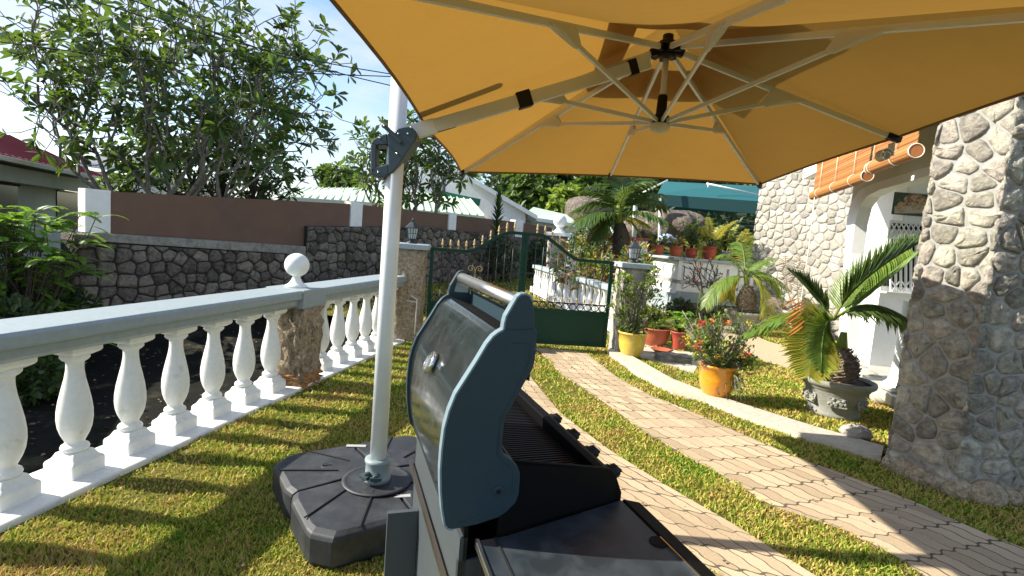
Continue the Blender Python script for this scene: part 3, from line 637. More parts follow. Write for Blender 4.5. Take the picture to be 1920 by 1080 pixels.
# ================================================================ DRIVEWAY GATE
GL = V3(-2.36, 7.22, 0); GR = V3(.30, 7.93, 0); GD = unit(GR-GL); GN = V3(GD[1], -GD[0], 0); GW = np.linalg.norm(GR-GL)
def gp(u, z, n=0.0): return GL+GD*u+GN*n+V3(0, 0, z)
def gtop(u):
    a = min(u, GW-u)/ (GW/2)
    s = max(0, min(1, (a-.36)/.50)); s = s*s*(3-2*s); return 1.37+.33*s
def gate_leaf(u0, u1, label, hinge_u):
    t = thing('gate_leaf', gp(hinge_u, 0), label, 'gate'); us = np.linspace(u0, u1, 26)
    [MB().bar(gp(x, .06), gp(x, gtop(x)), .05, .045, up=GN).build('stile', M['gate'], t, bevel=.004) for x in (u0+.025, u1-.025)]
    top = MB()
    for a, b in zip(us[:-1], us[1:]): top.bar(gp(a-.004, gtop(a), .002), gp(b+.004, gtop(b), .002), .052, .045, up=(0, 0, 1))
    top.build('top_rail', M['gate'], t)
    MB().bar(gp(u0+.05, .585), gp(u1-.05, .585), .04, .04).bar(gp(u0+.05, .085), gp(u1-.05, .085), .04, .045).build('cross_rail', M['gate'], t, bevel=.003)
    MB().prism([gp(u0+.05, .10, .004), gp(u1-.05, .10, .004), gp(u1-.05, .57, .004), gp(u0+.05, .57, .004)], GN*-.008).build('sheet_panel', M['gate'], t)
    n = int(round((u1-u0)/.122)); sp = (u1-u0-.10)/n
    for i in range(1, n):
        u = u0+.05+sp*i; z1 = gtop(u)-.02
        b = MB().tube([gp(u, .70), gp(u, z1)], .0065, 6).build('bar', M['iron'], t)
        if i % 1 == 0:
            s = spear(u, .70, .10); s.build('lower_spear', M['gold'], t)
        if u < 1.93 and u > .04: spear(u, gtop(u)+.02, .15).build('spear', M['gold'], t)
    for i in range(n):
        u = u0+.05+sp*(i+.5); pts = [gp(u+.052*cos(a), .652+.045*sin(a)) for a in np.linspace(0, 2*pi, 17)]
        MB().tube(pts, .0075, 6, cap=False).build('ring', M['gold' if u0 > 1 and i < 1 else 'iron'], t)
    MB().bar(gp(u0+.05, .707), gp(u1-.05, .707), .018, .018).build('ring_rail', M['iron'], t)
    uc = (u0+u1)/2-.02; sc = MB()
    for sx in (-1, 1):
        for sz in (-1, 1):
            pts = []
            for q in np.linspace(0, 1, 22):
                a = q*2.4*pi; rr = .055*(1-q*.72)
                cx = .065; cz = .075
                pts.append(gp(uc+sx*(cx+rr*cos(pi-a)*1.0), 1.05+sz*(cz+rr*sin(pi-a)*.9), .012))
            pts = [gp(uc, 1.05, .012)]+pts; sc.tube(pts, .0065, 6)
    sc.build('scroll', M['gold'], t)
    return t
def spear(u, z, h):
    m = MB(); o = gp(u, z, .0); m.lathe([(.008, -.01), (.010, 0), (.016, h*.10), (.008, h*.2), (.008, h*.30), (.019, h*.36), (.019, h*.42), (.010, h*.5), (.017, h*.62), (.010, h*.82), (.0, h)], o, 8); return m
gate_leaf(.0, GW*.5-.004, 'left leaf of the dark green driveway gate, against the stone wall, with a gold scroll', 0)
g2 = gate_leaf(GW*.5+.004, GW, 'right leaf of the dark green driveway gate, beside the lantern pier and yellow pot', GW)
mb = MB().bar(gp(GW*.5-.09, 1.12, .035), gp(GW*.5+.16, 1.12, .035), .016, .016); mb.build('bolt', M['iron'], g2)

def gate_pier(cx, cy, w, z1, label, rot):
    t = thing('gate_pier', (cx, cy, 0), label, 'pier'); m = MB(); rough_pier(m, cx, cy, w, w, -.3, z1-.07, rot, np.random.default_rng(int(cx*100) % 97), .022); m.build('stone_shaft', M['pierstone'] if cx < 0 else M['housestone'], t)
    MB().box((cx, cy, z1-.035), (w+.10, w+.10, .075), rz=rot).build('cap', M['cap'], t, bevel=.008); return t
ga = atan2(GD[1], GD[0])
gate_pier(-2.66, 7.22, .44, 1.42, 'left stone gate pier with pale cap and lantern, where the near balustrade ends', ga)
rp = GR+GD*.30+V3(0, 0, 0)
gate_pier(rp[0], rp[1], .40, 1.39, 'right stone gate pier with pale cap and lantern, behind the yellow plant pot', ga)
# lanterns
def lantern(x, y, z, label):
    t = thing('gate_lantern', (x, y, z), label, 'lantern', 'lanterns on the gate piers'); o = V3(x, y, z)
    MB().lathe([(.085, 0), (.085, .018), (.05, .03), (.035, .045), (.06, .06), (.075, .07)], o, 8).build('base', M['iron'], t)
    MB().lathe([(.062, .075), (.088, .225)], o, 6, smooth=False).build('glass', M['glass'], t)
    cg = MB()
    for i in range(6):
        a = i*pi/3; cg.bar(o+V3(.066*cos(a), .066*sin(a), .07), o+V3(.094*cos(a), .094*sin(a), .23), .009)
        a += pi/6; cg.bar(o+V3(.058*cos(a), .058*sin(a), .07), o+V3(.083*cos(a), .083*sin(a), .23), .005)
    cg.lathe([(.072, .145), (.08, .15), (.072, .155)], o, 6, smooth=False).build('cage', M['iron'], t)
    MB().lathe([(.105, .225), (.115, .235), (.07, .275), (.045, .305), (.03, .315), (.03, .33), (.0, .34)], o, 6, smooth=False).lathe([(.012, .335), (.018, .35), (.006, .365), (0, .385)], o, 8).build('roof', M['iron'], t)
    return t
lantern(-2.66, 7.22, 1.42, 'dark lantern on the left gate pier, in front of the rubble wall')
lantern(rp[0], rp[1], 1.39, 'dark lantern on the right gate pier, in front of the croton hedge')

# ================================================================ HOUSES BEYOND THE WALL
def prism_on(mb, P, ext): return mb.prism(P, ext)
# red roofed neighbour on the left
E1 = atz(207, 338, 2.45); E0 = atz(0, 291, 2.45); hd = unit((E0-E1)*V3(1, 1, 0)); hn = V3(-hd[1], hd[0], 0)
if hn@(E1-CO) < 0: hn = -hn
t = thing('neighbour_house', (*E1[:2], -.5), 'neighbour bungalow with dark red sheet roof and pale walls at the left edge', 'house')
Lh = 17.0; z0 = 2.45  # length past the left edge is unseen, run on to shade the lane
c1 = E1; c2 = E1+hd*Lh; c3 = c2+hn*9; c4 = E1+hn*9; r1 = E1+hd*4.5+hn*4.5+V3(0, 0, 2.1); r2 = c2-hd*4.5+hn*4.5+V3(0, 0, 2.1)
rb = MB(); up_ = V3(0, 0, .04)
for poly in ([c1, c2, r2, r1], [c2, c3, r2], [c3, c4, r1, r2], [c4, c1, r1]): rb.prism([p+up_ for p in poly], V3(0, 0, -.03))
for i in range(60):
    a = E1+hd*(i*.28+.1)+V3(0, 0, .05); k = min(1, (i*.28+.1)/4.5, (Lh-i*.28)/4.5); b = a+(hn*4.5+V3(0, 0, 2.1))*k; rb.bar(a, b, .02, .025)
roof = rb.build('roof', M['red_roof'], t)
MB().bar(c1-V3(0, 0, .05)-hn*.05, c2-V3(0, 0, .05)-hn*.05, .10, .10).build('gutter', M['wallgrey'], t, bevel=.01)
MB().prism([c1+hn*.0-V3(0, 0, .02), c2-V3(0, 0, .02), c2+hn*.9-V3(0, 0, .06), c1+hn*.9-V3(0, 0, .06)], V3(0, 0, -.02)).build('soffit', M['rendergrey'], t)
wa = c1+hn*.9+hd*.8; wb_ = c2+hn*.9; H0 = V3(0, 0, 1)
MB().prism([wa*V3(1, 1, 0)-H0*.6, wb_*V3(1, 1, 0)-H0*.6, wb_-H0*.07, wa-H0*.07], hn*.2).build('wall', M['rendergrey'], t)
MB().bar(c1+hn*.5-H0*.30, c2+hn*.5-H0*.30, .3, .34).build('lintel_beam', M['rendergrey'], t)
for a, b, y0_, y1_, nm in ((107, 146, 357, 432, 'window'), (-40, 33, 338, 470, 'door')):
    pts = [atp(a, y0_, wa-hn*.03, hn), atp(b, y0_, wa-hn*.03, hn), atp(b, y1_, wa-hn*.03, hn), atp(a, y1_, wa-hn*.03, hn)]
    zt = pts[0][2]; zb = max(pts[2][2], -.4)
    o = MB().prism([V3(*pts[0][:2], zt), V3(*pts[1][:2], zt), V3(*pts[1][:2], zb), V3(*pts[0][:2], zb)], hn*.02).build(nm, M['dark'], t)
    q0 = V3(*pts[0][:2], zb)-hn*.03; q1 = V3(*pts[1][:2], zb)-hn*.03; m_ = MB()
    for f in (0, .5, 1): m_.bar(q0+(q1-q0)*f, q0+(q1-q0)*f+H0*(zt-zb), .05)
    m_.bar(q0+H0*(zt-zb), q1+H0*(zt-zb), .05).build('frame', M['cream'] if nm == 'window' else M['darkbark'], o)
# picket rail in front of it
ra = atk(25, 425, 9.6); rb2 = atk(160, 432, 9.6); f = tag(thing('picket_rail', ra, 'thin pale metal picket rail in front of the red roofed house', 'railing'))
MB().bar(ra, rb2, .03).build('top_bar', M['rendergrey'], f)
for q in np.linspace(0, 1, 20):
    p = ra+(rb2-ra)*q; MB().bar(p, p-V3(0, 0, .55), .016).build('picket', M['rendergrey'], f)
# grey roof house behind
def roofed(name, label, wallpts, k, roofpts, wallm, roofm, depth=4, ridges=0, k2=None, trim=None):
    """house facing the camera: wall outline and roof outline measured in the picture at distance k; the roof pitches away"""
    o = atk(*wallpts[0], k); t = thing(name, (o[0], o[1], 0), label, 'house')
    W_ = [atk(x, y, k) for x, y in wallpts]; MB().prism(W_, CAMF*depth).build('wall', wallm, t)
    n = len(roofpts)//2; lowp = [atk(x, y, k-.3) for x, y in roofpts[:n]]; hip = [atk(x, y, (k2 or k+depth*.6)) for x, y in roofpts[n:]]
    rb = MB(); rb.prism(lowp+hip[::-1], V3(0, 0, -.12))
    if ridges:
        for q in np.linspace(0, 1, ridges):
            a = lowp[0]+(lowp[-1]-lowp[0])*q; b = hip[0]+(hip[-1]-hip[0])*q; rb.bar(a+V3(0, 0, .03), b+V3(0, 0, .03), .04, .05)
    rb.build('roof', roofm, t)
    if trim:
        for i in range(n-1): MB().bar(lowp[i]-V3(0, 0, .12), lowp[i+1]-V3(0, 0, .12), .08, .2).build('fascia', trim, t)
    return t
roofed('grey_roofed_house', 'distant cream house with grey roof and white eaves behind the frangipani', [(160, 320), (330, 330), (330, 420), (160, 420)], 26, [(150, 303), (335, 330), (190, 288), (320, 300)], M['cream'], M['grey_roof'], trim=M['wallgrey'])
roofed('green_roofed_house', 'low house with ribbed pale green roof above the brown wall, left of the umbrella pole', [(535, 372), (715, 384), (715, 470), (535, 470)], 24, [(522, 367), (722, 381), (560, 352), (722, 352)], M['cream'], M['green_roof'], ridges=15, depth=6, k2=27, trim=M['cream'])
roofed('green_annex', 'annex with pale green ribbed roof and dark green flashing beside the white gable house', [(722, 392), (905, 404), (905, 470), (722, 470)], 23, [(722, 388), (908, 405), (722, 352), (880, 372)], M['cream'], M['green_roof'], ridges=14, depth=5, k2=26)
gk = 26.5; o = atk(880, 420, gk); t = thing('white_gable_house', (o[0], o[1], 0), 'tall white gable house with green flashing beyond the gate', 'house')
MB().prism([atk(x, y, gk) for x, y in [(715, 470), (715, 300), (835, 305), (888, 338), (985, 400), (985, 470)]], CAMF*7).build('gable_wall', M['white_flat'], t)
for p, q in (((835, 300), (888, 334)), ((888, 334), (1008, 404))):
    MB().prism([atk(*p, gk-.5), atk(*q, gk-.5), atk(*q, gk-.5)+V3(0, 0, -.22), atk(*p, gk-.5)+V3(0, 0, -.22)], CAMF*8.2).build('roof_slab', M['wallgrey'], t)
MB().bar(atk(815, 362, 25.9), atk(900, 380, 25.9), .12, .35).build('flashing', M['green_trim'], t)
roofed('far_low_house', 'low pale green roofed house right of the white gable, above the gate', [(985, 408), (1082, 424), (1082, 470), (985, 470)], 31, [(980, 404), (1086, 420), (1000, 388), (1062, 402)], M['cream'], M['green_roof'], trim=M['wallgrey'])
roofed('far_small_roof_house', 'small pale green roof seen between the palm fronds and the finial pier', [(1100, 434), (1150, 438), (1150, 470), (1100, 470)], 30, [(1095, 431), (1152, 437), (1102, 417), (1144, 424)], M['cream'], M['green_roof'])

# ================================================================ TREES beyond the wall
b = atk(292, 400, 11.2); c = atk(335, 148, 11.2)
tree('frangipani_tree', (b[0], b[1], 0), c, (3.85, 2.2, 2.4), 760, 7, .31, .105, M['frangi'], M['bark'], .066, 'large frangipani tree with tangled pale branches and white blossom behind the brown wall', seed=5, trunks=5, shell=.25, flower=.045, low=-.9, up=.55)
b = atk(790, 400, 17.5); c = atk(765, 300, 17.5)
tree('frangipani_tree', (b[0], b[1], 0), c, (2.35, 1.4, 1.75), 300, 8, .34, .11, M['frangi'], M['bark'], .07, 'smaller frangipani tree behind the white umbrella pole', seed=9, trunks=4, shell=.2, low=-.95, flower=.01)
b = atk(420, 400, 15); c = atk(400, 305, 15)
tree('mango_tree', (b[0], b[1], 0), c, (2.9, 1.5, 1.55), 420, 9, .26, .075, M['leaf_dark'], M['darkbark'], .12, 'dense dark leafy tree low behind the frangipani branches', seed=15, shell=.2, low=-.99, trunks=3)
b = atk(250, 400, 13.5); c = atk(240, 345, 13.5)
tree('leafy_shrub', (b[0], b[1], 0), c, (.75, .6, .6), 60, 8, .24, .08, M['leaf_mid'], M['darkbark'], .04, 'bright leafy shrub behind the left end of the brown wall', cat='shrub', seed=16, shell=.2)
b = atk(640, 380, 34); c = atk(640, 338, 34)
tree('round_tree', (b[0], b[1], 0), c, (1.7, 1.5, 1.1), 150, 9, .5, .25, M['leaf_mid'], M['darkbark'], .12, 'small round tree rising above the ribbed green roof', seed=17, shell=.3)
mids = [((955, 352), 60, (5, 4, 4), 'forest', 'dark spreading tree on the hillside above the white gable'), ((1000, 372), 44, (2.6, 2.4, 2.6), 'leaf_mid', 'sunlit green tree on the hillside above the low green roof'),
        ((1040, 355), 50, (3.2, 3, 3.6), 'leaf_dark', 'tall dark tree left of the lattice mast'), ((1068, 395), 40, (1.8, 1.8, 1.9), 'leaf_lime', 'bright green tree beside the granite boulder'),
        ((1130, 345), 46, (3.2, 3, 3.0), 'leaf_mid', 'green tree behind the palm crown'), ((1215, 350), 42, (3.2, 3, 2.4), 'leaf_mid', 'green tree behind the white post'),
        ((1300, 345), 44, (3.4, 3, 2.2), 'leaf_dark', 'dark tree above the teal canopy')]
for i, ((x, y), k, rd, m_, lb) in enumerate(mids):
    c = atk(x, y, k); tree('hillside_tree', (c[0], c[1], min(hillz(c[0], c[1]), c[2]-rd[2])), c, rd, 170, 9, .75, .42, M[m_], M['darkbark'], .2, lb, seed=30+i, shell=.3, group='trees on the hillside')
# dark shrubs against the stone wall
def cordyline(base, h, n, label):
    t = thing('cordyline_plant', base, label, 'plant'); st = MB().tube([A(base), A(base)+V3(0, 0, h)], [.03, .02], 6); lf = MB()
    for i in range(n):
        z = h*.35+h*.68*i/n; a = i*2.4; el_ = .25+1.1*(i/n)
        lf.blade(A(base)+V3(0, 0, z), V3(cos(a)*cos(el_), sin(a)*cos(el_), sin(el_)), V3(0, 0, 1), .60*(1.05-.4*i/n), .095, droop=.25)
    st.build('stem', M['darkbark'], t); lf.build('foliage', M['leaf_dark'], t); return t
p = onwall(928, 470, .8); cordyline((p[0], p[1], 0), 3.2-.2, 110, 'tall spiky dark cordyline rising above the brown wall behind the gate')
def bush(name, base, rad, n, L, W, m_, label, cat='shrub', seed=1, stems=6, group=None):
    r = np.random.default_rng(seed); t = thing(name, base, label, cat, group); lf = MB(); st = MB(); b = A(base, float)
    for i in range(stems):
        e = b+V3(*(r.uniform(-.6, .6, 2)*A(rad[:2])), rad[2]*r.uniform(1.0, 1.7)); st.tube([b, (b+e)/2+r.normal(0, .04, 3), e], [.014, .010, .005], 5)
    bush_leaves(lf, b+V3(0, 0, rad[2]), rad, n, L, W, r); st.build('stems', M['darkbark'], t); lf.build('foliage', m_, t); return t
p = onwall(942, 500, .6); bush('dark_shrub', (p[0], p[1], 0), (.55, .5, .85), 700, .16, .07, M['leaf_dark'], 'dark dense shrub below the cordyline behind the gate centre post', seed=3)
p = onwall(1012, 490, .5); bush('climbing_shrub', (p[0], p[1], 0), (.6, .5, .85), 600, .18, .08, M['leaf_dark'], 'dark round shrub against the wall seen through the right gate leaf', seed=4)
# feathery tree at the left edge
b = atk(35, 560, 7.4); t = thing('feathery_shrub', (b[0], b[1], -.55), 'bright green feathery leaved shrub at the left edge beside the stone wall', 'shrub'); lf = MB(); st = MB(); r = np.random.default_rng(8)
b0 = V3(b[0], b[1], -.55)
for i in range(110):
    n = b0+V3(r.normal(0, .45), r.normal(0, .4), .25+1.75*r.random()**.8); st.tube([b0+r.normal(0, .08, 3)*V3(1, 1, 0), (b0+n)/2+r.normal(0, .1, 3), n], [.016, .01, .006], 5, cap=False)
    for q in range(4):
        a = r.uniform(0, 2*pi); tip = n+V3(cos(a)*.42, sin(a)*.42, r.uniform(-.12, .12)); mid = (n+tip)/2+V3(0, 0, .13)
        frond(lf, st, n, mid, tip, 22, .085, .022, sr=.004, droop=.1, vee=.05, sweep=.3)
st.build('stems', M['darkbark'], t); lf.build('foliage', M['leaf_fern'], t)
for i, (x, y, k, s) in enumerate([(30, 560, 6.3, .55), (110, 560, 8.0, .5), (-75, 600, 6.6, .6), (60, 640, 5.6, .35)]):  # hedge under the feathery shrub, with low shrubs added to shade the lane
    p = atk(x, y, k); bush('hedge_shrub', (p[0], p[1], -.58), (s*1.1, s, s*.85), 650, .14, .06, M['leaf_dark'], ['dark shrub directly below the feathery shrub', 'dark shrub against the end of the stone wall', 'dark shrub at the far left edge', 'low dark shrub added on the lane edge to shade it, behind the first balusters'][i], seed=50+i)

# ================================================================ CABLES
def cable(p, q, sag, label):
    a = atk(*p, 8.5); b = atk(*q, 10.5); pts = []
    for s in np.linspace(-1.0, 1.25, 40): pts.append(a+(b-a)*s+V3(0, 0, -sag*4*s*(1-s) if 0 <= s <= 1 else sag*2.2*abs(s if s < 0 else s-1)))
    tag(MB().tube(pts, .011, 5).build('overhead_cable', M['wire']), label, 'cable', 'overhead cables')
cable((165, -2), (723, 137), .12, 'upper black overhead cable crossing the frangipani crown from the top edge')
cable((0, 78), (723, 143), .10, 'lower black overhead cable crossing the frangipani crown from the left edge')
cable((300, 20), (723, 158), .10, 'thin black overhead cable just right of the frangipani crown')
# ================================================================ STONE HOUSE on the right
ZU = V3(0, 0, 1)
pA = V3(2.495, 4.436, 0); pB = V3(2.73, 4.07, 0); pC = V3(4.0, 4.22, 0)
t = thing('stone_pillar', pA, 'big pale granite pillar of the house at the right edge, grey mortar joints', 'pillar')
sm = MB(); PH = 4.4
for a, b, sd in ((pA, pB, 31), (pB, pC, 32)):
    L_ = np.linalg.norm(b-a); stones(sm, a, unit(b-a), ZU, [(-.02, -.05), (L_+.02, -.05), (L_+.02, PH), (-.02, PH)],   .155, .026, .006, sd, aspect=1.35, rough=.40, jit=.36, cut=.16, wob=.05, tl=.12)
pD = pA+V3(.50, .86, 0)*.6; stones(sm, pD, unit(pA-pD), ZU, [(0, -.05), (.55, -.05), (.55, PH), (0, PH)], .155, .026, .006, 33, rough=.3, jit=.36, cut=.16, wob=.05, tl=.12)
sm.build('stone_face', M['pillarstone'], t)
ins = V3(.03, .05, 0)
MB().prism([p*V3(1, 1, 0)-ZU*.1 for p in (pA, pB, pC, pC+V3(.5, .8, 0), pD+V3(.5, .1, 0), pD)], ZU*(PH+.1)).build('mortar_core', M['pillarmortar'], t)
fm = MB()
for i in range(9):
    q = i/8; c = (pA+(pB-pA)*q*2.0 if i < 5 else pB+(pC-pB)*(i-4)*.12)+V3(.05, .02-.05*(i > 4), .04); fm.sphere(c, .085+.02*(i % 3), 12, 8, (1.1, .8, .95))
fm.build('footing_stone', M['pierstone'], t)

def hz(px, py, P, n): return atp(px, py, P, n)
# projecting stone wall behind the porch
s0 = atk(1409, 500, 13.0)*V3(1, 1, 0); s1 = atk(1606, 500, 10.6)*V3(1, 1, 0); sd_ = unit(s1-s0); sl_ = np.linalg.norm(s1-s0)
t = thing('house_stone_wall', s0, 'sunlit pale granite house wall left of the porch, behind the small potted palm', 'wall')
sm = MB(); stones(sm, s0, sd_, ZU, [(-.05, 0), (sl_+.05, 0), (sl_+.05, 5.2), (-.05, 5.2)], .19, .030, .006, 41, aspect=1.25, rough=.3, cut=.14, wob=.05, tl=.14)
sm.build('stone_face', M['housestone'], t)
nb = V3(-sd_[1], sd_[0], 0); nb = nb if nb@(s0-CO) > 0 else -nb
MB().prism([s0, s1, s1+ZU*5.2, s0+ZU*5.2], unit(s0*V3(1, 1, 0))*.5).build('mortar_core', M['housemortar'], t)
# porch: wall running from the stone wall to the door corner, then the door wall
C1 = atk(1664, 600, 7.2)*V3(1, 1, 0); Kf = s1+V3(.02, -.02, 0); dwd = unit(V3(.988, .153, 0)); dwn = V3(dwd[1], -dwd[0], 0)
t = thing('porch', C1, 'white rendered house porch with arched opening, door and pale floor beside the stone pillar', 'house')
wl = unit(C1-Kf); wn_l = V3(wl[1], -wl[0], 0); wn_l = wn_l if wn_l@(CO-C1) > 0 else -wn_l
MB().prism([C1+ZU*.2, Kf+ZU*.2, Kf+ZU*3.3, C1+ZU*3.3], -wn_l*.02).build('side_wall', M['white_flat'], t)
MB().prism([C1+ZU*.2, C1+dwd*3.2+ZU*.2, C1+dwd*3.2+ZU*3.3, C1+ZU*3.3], -dwn*.2).build('door_wall', M['white_flat'], t)
fd = V3(sin(radians(6.9)), cos(radians(6.9)), 0); fn = V3(-fd[1], fd[0], 0)
# roof over the porch, its white fascia above the blinds
Bp = V3(2.70, 6.0, 0)
fa = Bp-fd*1.6; fb_ = Bp+fd*2.3
MB().prism([fa+ZU*3.05, fb_+ZU*3.05, Kf+ZU*3.25, C1+dwd*3.2+ZU*3.25, V3(4.6, 4.2, 3.1)], ZU*.12).build('ceiling_slab', M['white_flat'], t)
MB().bar(fa+ZU*3.0, fb_+ZU*3.0, .10, .34).build('fascia', M['white_flat'], t, bevel=.01)
# arched front beam inside the blinds
Pa = V3(3.05, 6.0, 0); outer = [(1566, 715), (1584, 470), (1588, 410), (1596, 378), (1610, 358), (1635, 345), (1690, 328), (1775, 302)]; innr = [(1775, 318), (1695, 343), (1648, 356), (1625, 368), (1611, 388), (1603, 420), (1596, 475), (1580, 715)]
O_ = [hz(x, y, Pa, fn) for x, y in outer]; I_ = [hz(x, y, Pa, fn) for x, y in innr][::-1]
ab = MB()
for i in range(len(O_)-1): ab.prism([O_[i], O_[i+1], I_[i+1], I_[i]], -fn*.14)
ab.build('arch_band', M['white_flat'], t)
pn = MB()
for i in range(3, len(O_)-1):
    a, b = O_[i], O_[i+1]; pn.prism([a, b, V3(b[0], b[1], 3.06), V3(a[0], a[1], 3.06)], -fn*.10)
pn.build('arch_panel', M['cream'], t)
pj = MB(); a0 = O_[0]; i0 = I_[0]; pj.prism([a0, i0, V3(i0[0], i0[1], .22), V3(a0[0], a0[1], .22)], -fn*.12); 
# floor and its rocky edge
fl_ = [atz(1672, 742, .24), atz(1600, 690, .24), Kf+ZU*.24, C1+dwd*3.0+ZU*.24, V3(4.4, 5.0, .24)]
MB().prism(fl_, -ZU*.12).build('floor_slab', M['tile'], t, bevel=.01)
rk = MB(); r = np.random.default_rng(77)
for i in range(16):
    q = i/15; c = atz(1690, 752, .12)*(1-q)+atz(1598, 698, .12)*q; rk.sphere(c+r.normal(0, .03, 3), .12+.05*r.random(), 10, 7, (1.2, 1.0, .75))
rk.build('rock_edging', M['kerb'], t)
# short round pier standing in for the white wall below the window sill
cb_ = atz(1690, 733, .25); cl = MB(); cl.lathe([(.20, 0), (.20, .05), (.15, .10), (.125, .2), (.115, .4), (.11, .9), (.11, 1.02)], cb_, 20, scale=(1.0, 1.0)); cl.build('sill_wall_pier', M['white'], t)
# glazed side door in the bright wall, low
gd0 = hz(1606, 560, C1, wn_l); gd1 = hz(1646, 560, C1, wn_l)
d_ = MB().prism([V3(*gd0[:2], .25), V3(*gd1[:2], .25), V3(*gd1[:2], 1.75), V3(*gd0[:2], 1.75)], wn_l*.03).build('side_door', M['wallgrey'], t)
m_ = MB()
for q in (0, .5, 1): p = gd0+(gd1-gd0)*q; m_.bar(V3(*p[:2], .25)+wn_l*.045, V3(*p[:2], 1.75)+wn_l*.045, .07, .05)
m_.build('door_frame', M['white_flat'], d_)
# door with transom and grille
def dp(px, py, off=0.0): return hz(px, py, C1+dwn*off, dwn)
def drect(mb, x0, y0, x1, y1, off, th):
    a = dp(x0, y0, off); c = dp(x1, y1, off); b_ = V3(c[0], c[1], a[2]); d = V3(a[0], a[1], c[2]); return mb.prism([a, b_, c, d], dwn*th)
D_ = drect(MB(), 1668, 412, 1790, 760, .0, .02).build('door', M['white_flat'], t)
drect(MB(), 1672, 418, 1770, 437, .022, .01).build('transom_glass', M['dark'], D_)
tg = MB()
for i in range(9):
    x = 1672+i*9; tg.bar(dp(x, 419, .05), dp(x+9, 437, .05), .012); tg.bar(dp(x+9, 419, .05), dp(x, 437, .05), .012)
tg.build('transom_grille', M['wallgrey'], D_)
drect(MB(), 1668, 446, 1770, 545, .022, .01).build('door_glass', M['dark'], D_)
gr = MB()
for i in range(10):
    x = 1670+i*9.5; gr.bar(dp(x, 447, .06), dp(x, 548, .06), .022)
for y in (446, 455, 548): gr.bar(dp(1668, y, .06), dp(1768, y, .06), .025)
for i in range(5):
    x = 1672+i*19; gr.bar(dp(x, 528, .07), dp(x+14, 546, .07), .014); gr.bar(dp(x+14, 528, .07), dp(x, 546, .07), .014)
gr.build('door_grille', M['white'], D_)
drect(MB(), 1650, 548, 1790, 556, .04, .12).build('window_sill', M['white'], D_)
# picture of a brown tortoise on the wall
a = dp(1677, 358, .0); t2 = thing('wall_picture', a, 'small picture of a tortoise on the white wall above the door', 'picture')
cvs = MB(); A1 = dp(1677, 360, .0); A2 = dp(1760, 360, 0); cvs.prism([V3(A1[0], A1[1], A1[2]), V3(A2[0], A2[1], A1[2]), V3(A2[0], A2[1], dp(1677, 402)[2]), V3(A1[0], A1[1], dp(1677, 402)[2])], dwn*.02); cvs.build('canvas', M['leaf_dark'] and mat('picture_green', (.018, .035, .018), .6, col2=(.05, .08, .03), vs=30, noise_mix=(.45, .6)), t2)
pb_ = mat('picture_shell', (.20, .09, .04), .6, col2=(.42, .30, .16), vs=26, noise_mix=(.45, .55)); ps = mat('picture_sand', (.42, .36, .30), .7, var=.2, vs=30); pn_ = mat('picture_skin', (.45, .33, .17), .6, col2=(.25, .15, .08), vs=40)
def pict(pts, m_, nm, off): q = [dp(x, y, off) for x, y in pts]; MB().prism(q, dwn*.002).build(nm, m_, t2)
pict([(1677, 387), (1710, 385), (1758, 384), (1758, 400), (1677, 400)], ps, 'sandy_ground', .021)
pict([(1693, 375)]+[(1716+24*cos(a), 378-14*sin(a)) for a in np.linspace(pi, 0, 14)]+[(1738, 385), (1700, 386)], pb_, 'shell', .024)
pict([(1690+9*cos(a), 388+10*sin(a)) for a in np.linspace(0, 2*pi, 14)[:-1]], pn_, 'head', .027)
pict([(1708, 384), (1730, 383), (1728, 393), (1712, 394)], pn_, 'foot', .0265)

# bamboo blinds
def blind(q0, q1, ztop, zbot, R_, label, cords):
    a = Bp+fd*q0; b = Bp+fd*q1; t = thing('bamboo_blind', (a[0], a[1], zbot), label, 'blind', 'bamboo blinds along the porch front'); sl = MB(); n = int((ztop-zbot)/.012)
    for i in range(n):
        z = zbot+R_+(ztop-zbot-R_)*i/n; o = fn*(.065+.003*random.uniform(-1, 1)); sl.bar(a+o+ZU*z, b+o+ZU*z, .005, .0105)
    sl.build('hanging_slats', M['bamboo'], t); ro = MB()
    for i in range(34):
        an = i*2*pi/34; o = fn*(.065+R_*cos(an))+ZU*(zbot+R_+R_*sin(an)); ro.bar(a+o, b+o, .011, .011)
    for e in (a, b):
        rr_ = MB(); q_ = [e+fn*(.065+(R_+.006)*cos(an))+ZU*(zbot+R_+(R_+.006)*sin(an)) for an in np.linspace(0, 2*pi, 18)]; rr_.tube(q_, .005, 5, cap=False); rr_.build('end_binding', M['cord'], t); MB().add([p_*1.0 for p_ in q_[:-1]], [tuple(range(17))]).build('roll_end', M['bamboo'], t)
    ro.build('roll', M['bamboo'], t); 
    for q in cords:
        co_ = MB()
        c = Bp+fd*q; pts = [c+fn*(.065+(R_+.012)*cos(an))+ZU*(zbot+R_+(R_+.012)*sin(an)) for an in np.linspace(-.6*pi, .55*pi, 12)]
        co_.tube([c+fn*.085+ZU*ztop]+[pts[-1]*0+c+fn*.085+ZU*(zbot+2*R_)]+pts[::-1], .0045, 5)
        co_.build('tie_cord', M['cord'], t)
    return t
blind(-1.35, -.42, 2.98, 2.52, .050, 'near bamboo blind rolled up beside the stone pillar', (-.5, -1.0))
b1 = blind(-.36, 1.52, 2.98, 2.46, .050, 'far bamboo blind hanging lower, left of the other blind', (.0, .6, 1.2))
c_ = Bp+fd*1.3+fn*.10; MB().tube([c_+ZU*2.46, c_+ZU*1.9-fd*.05, c_+ZU*1.0-fd*.02, c_+ZU*.75], .006, 5).build('pull_cord', M['cord'], b1)

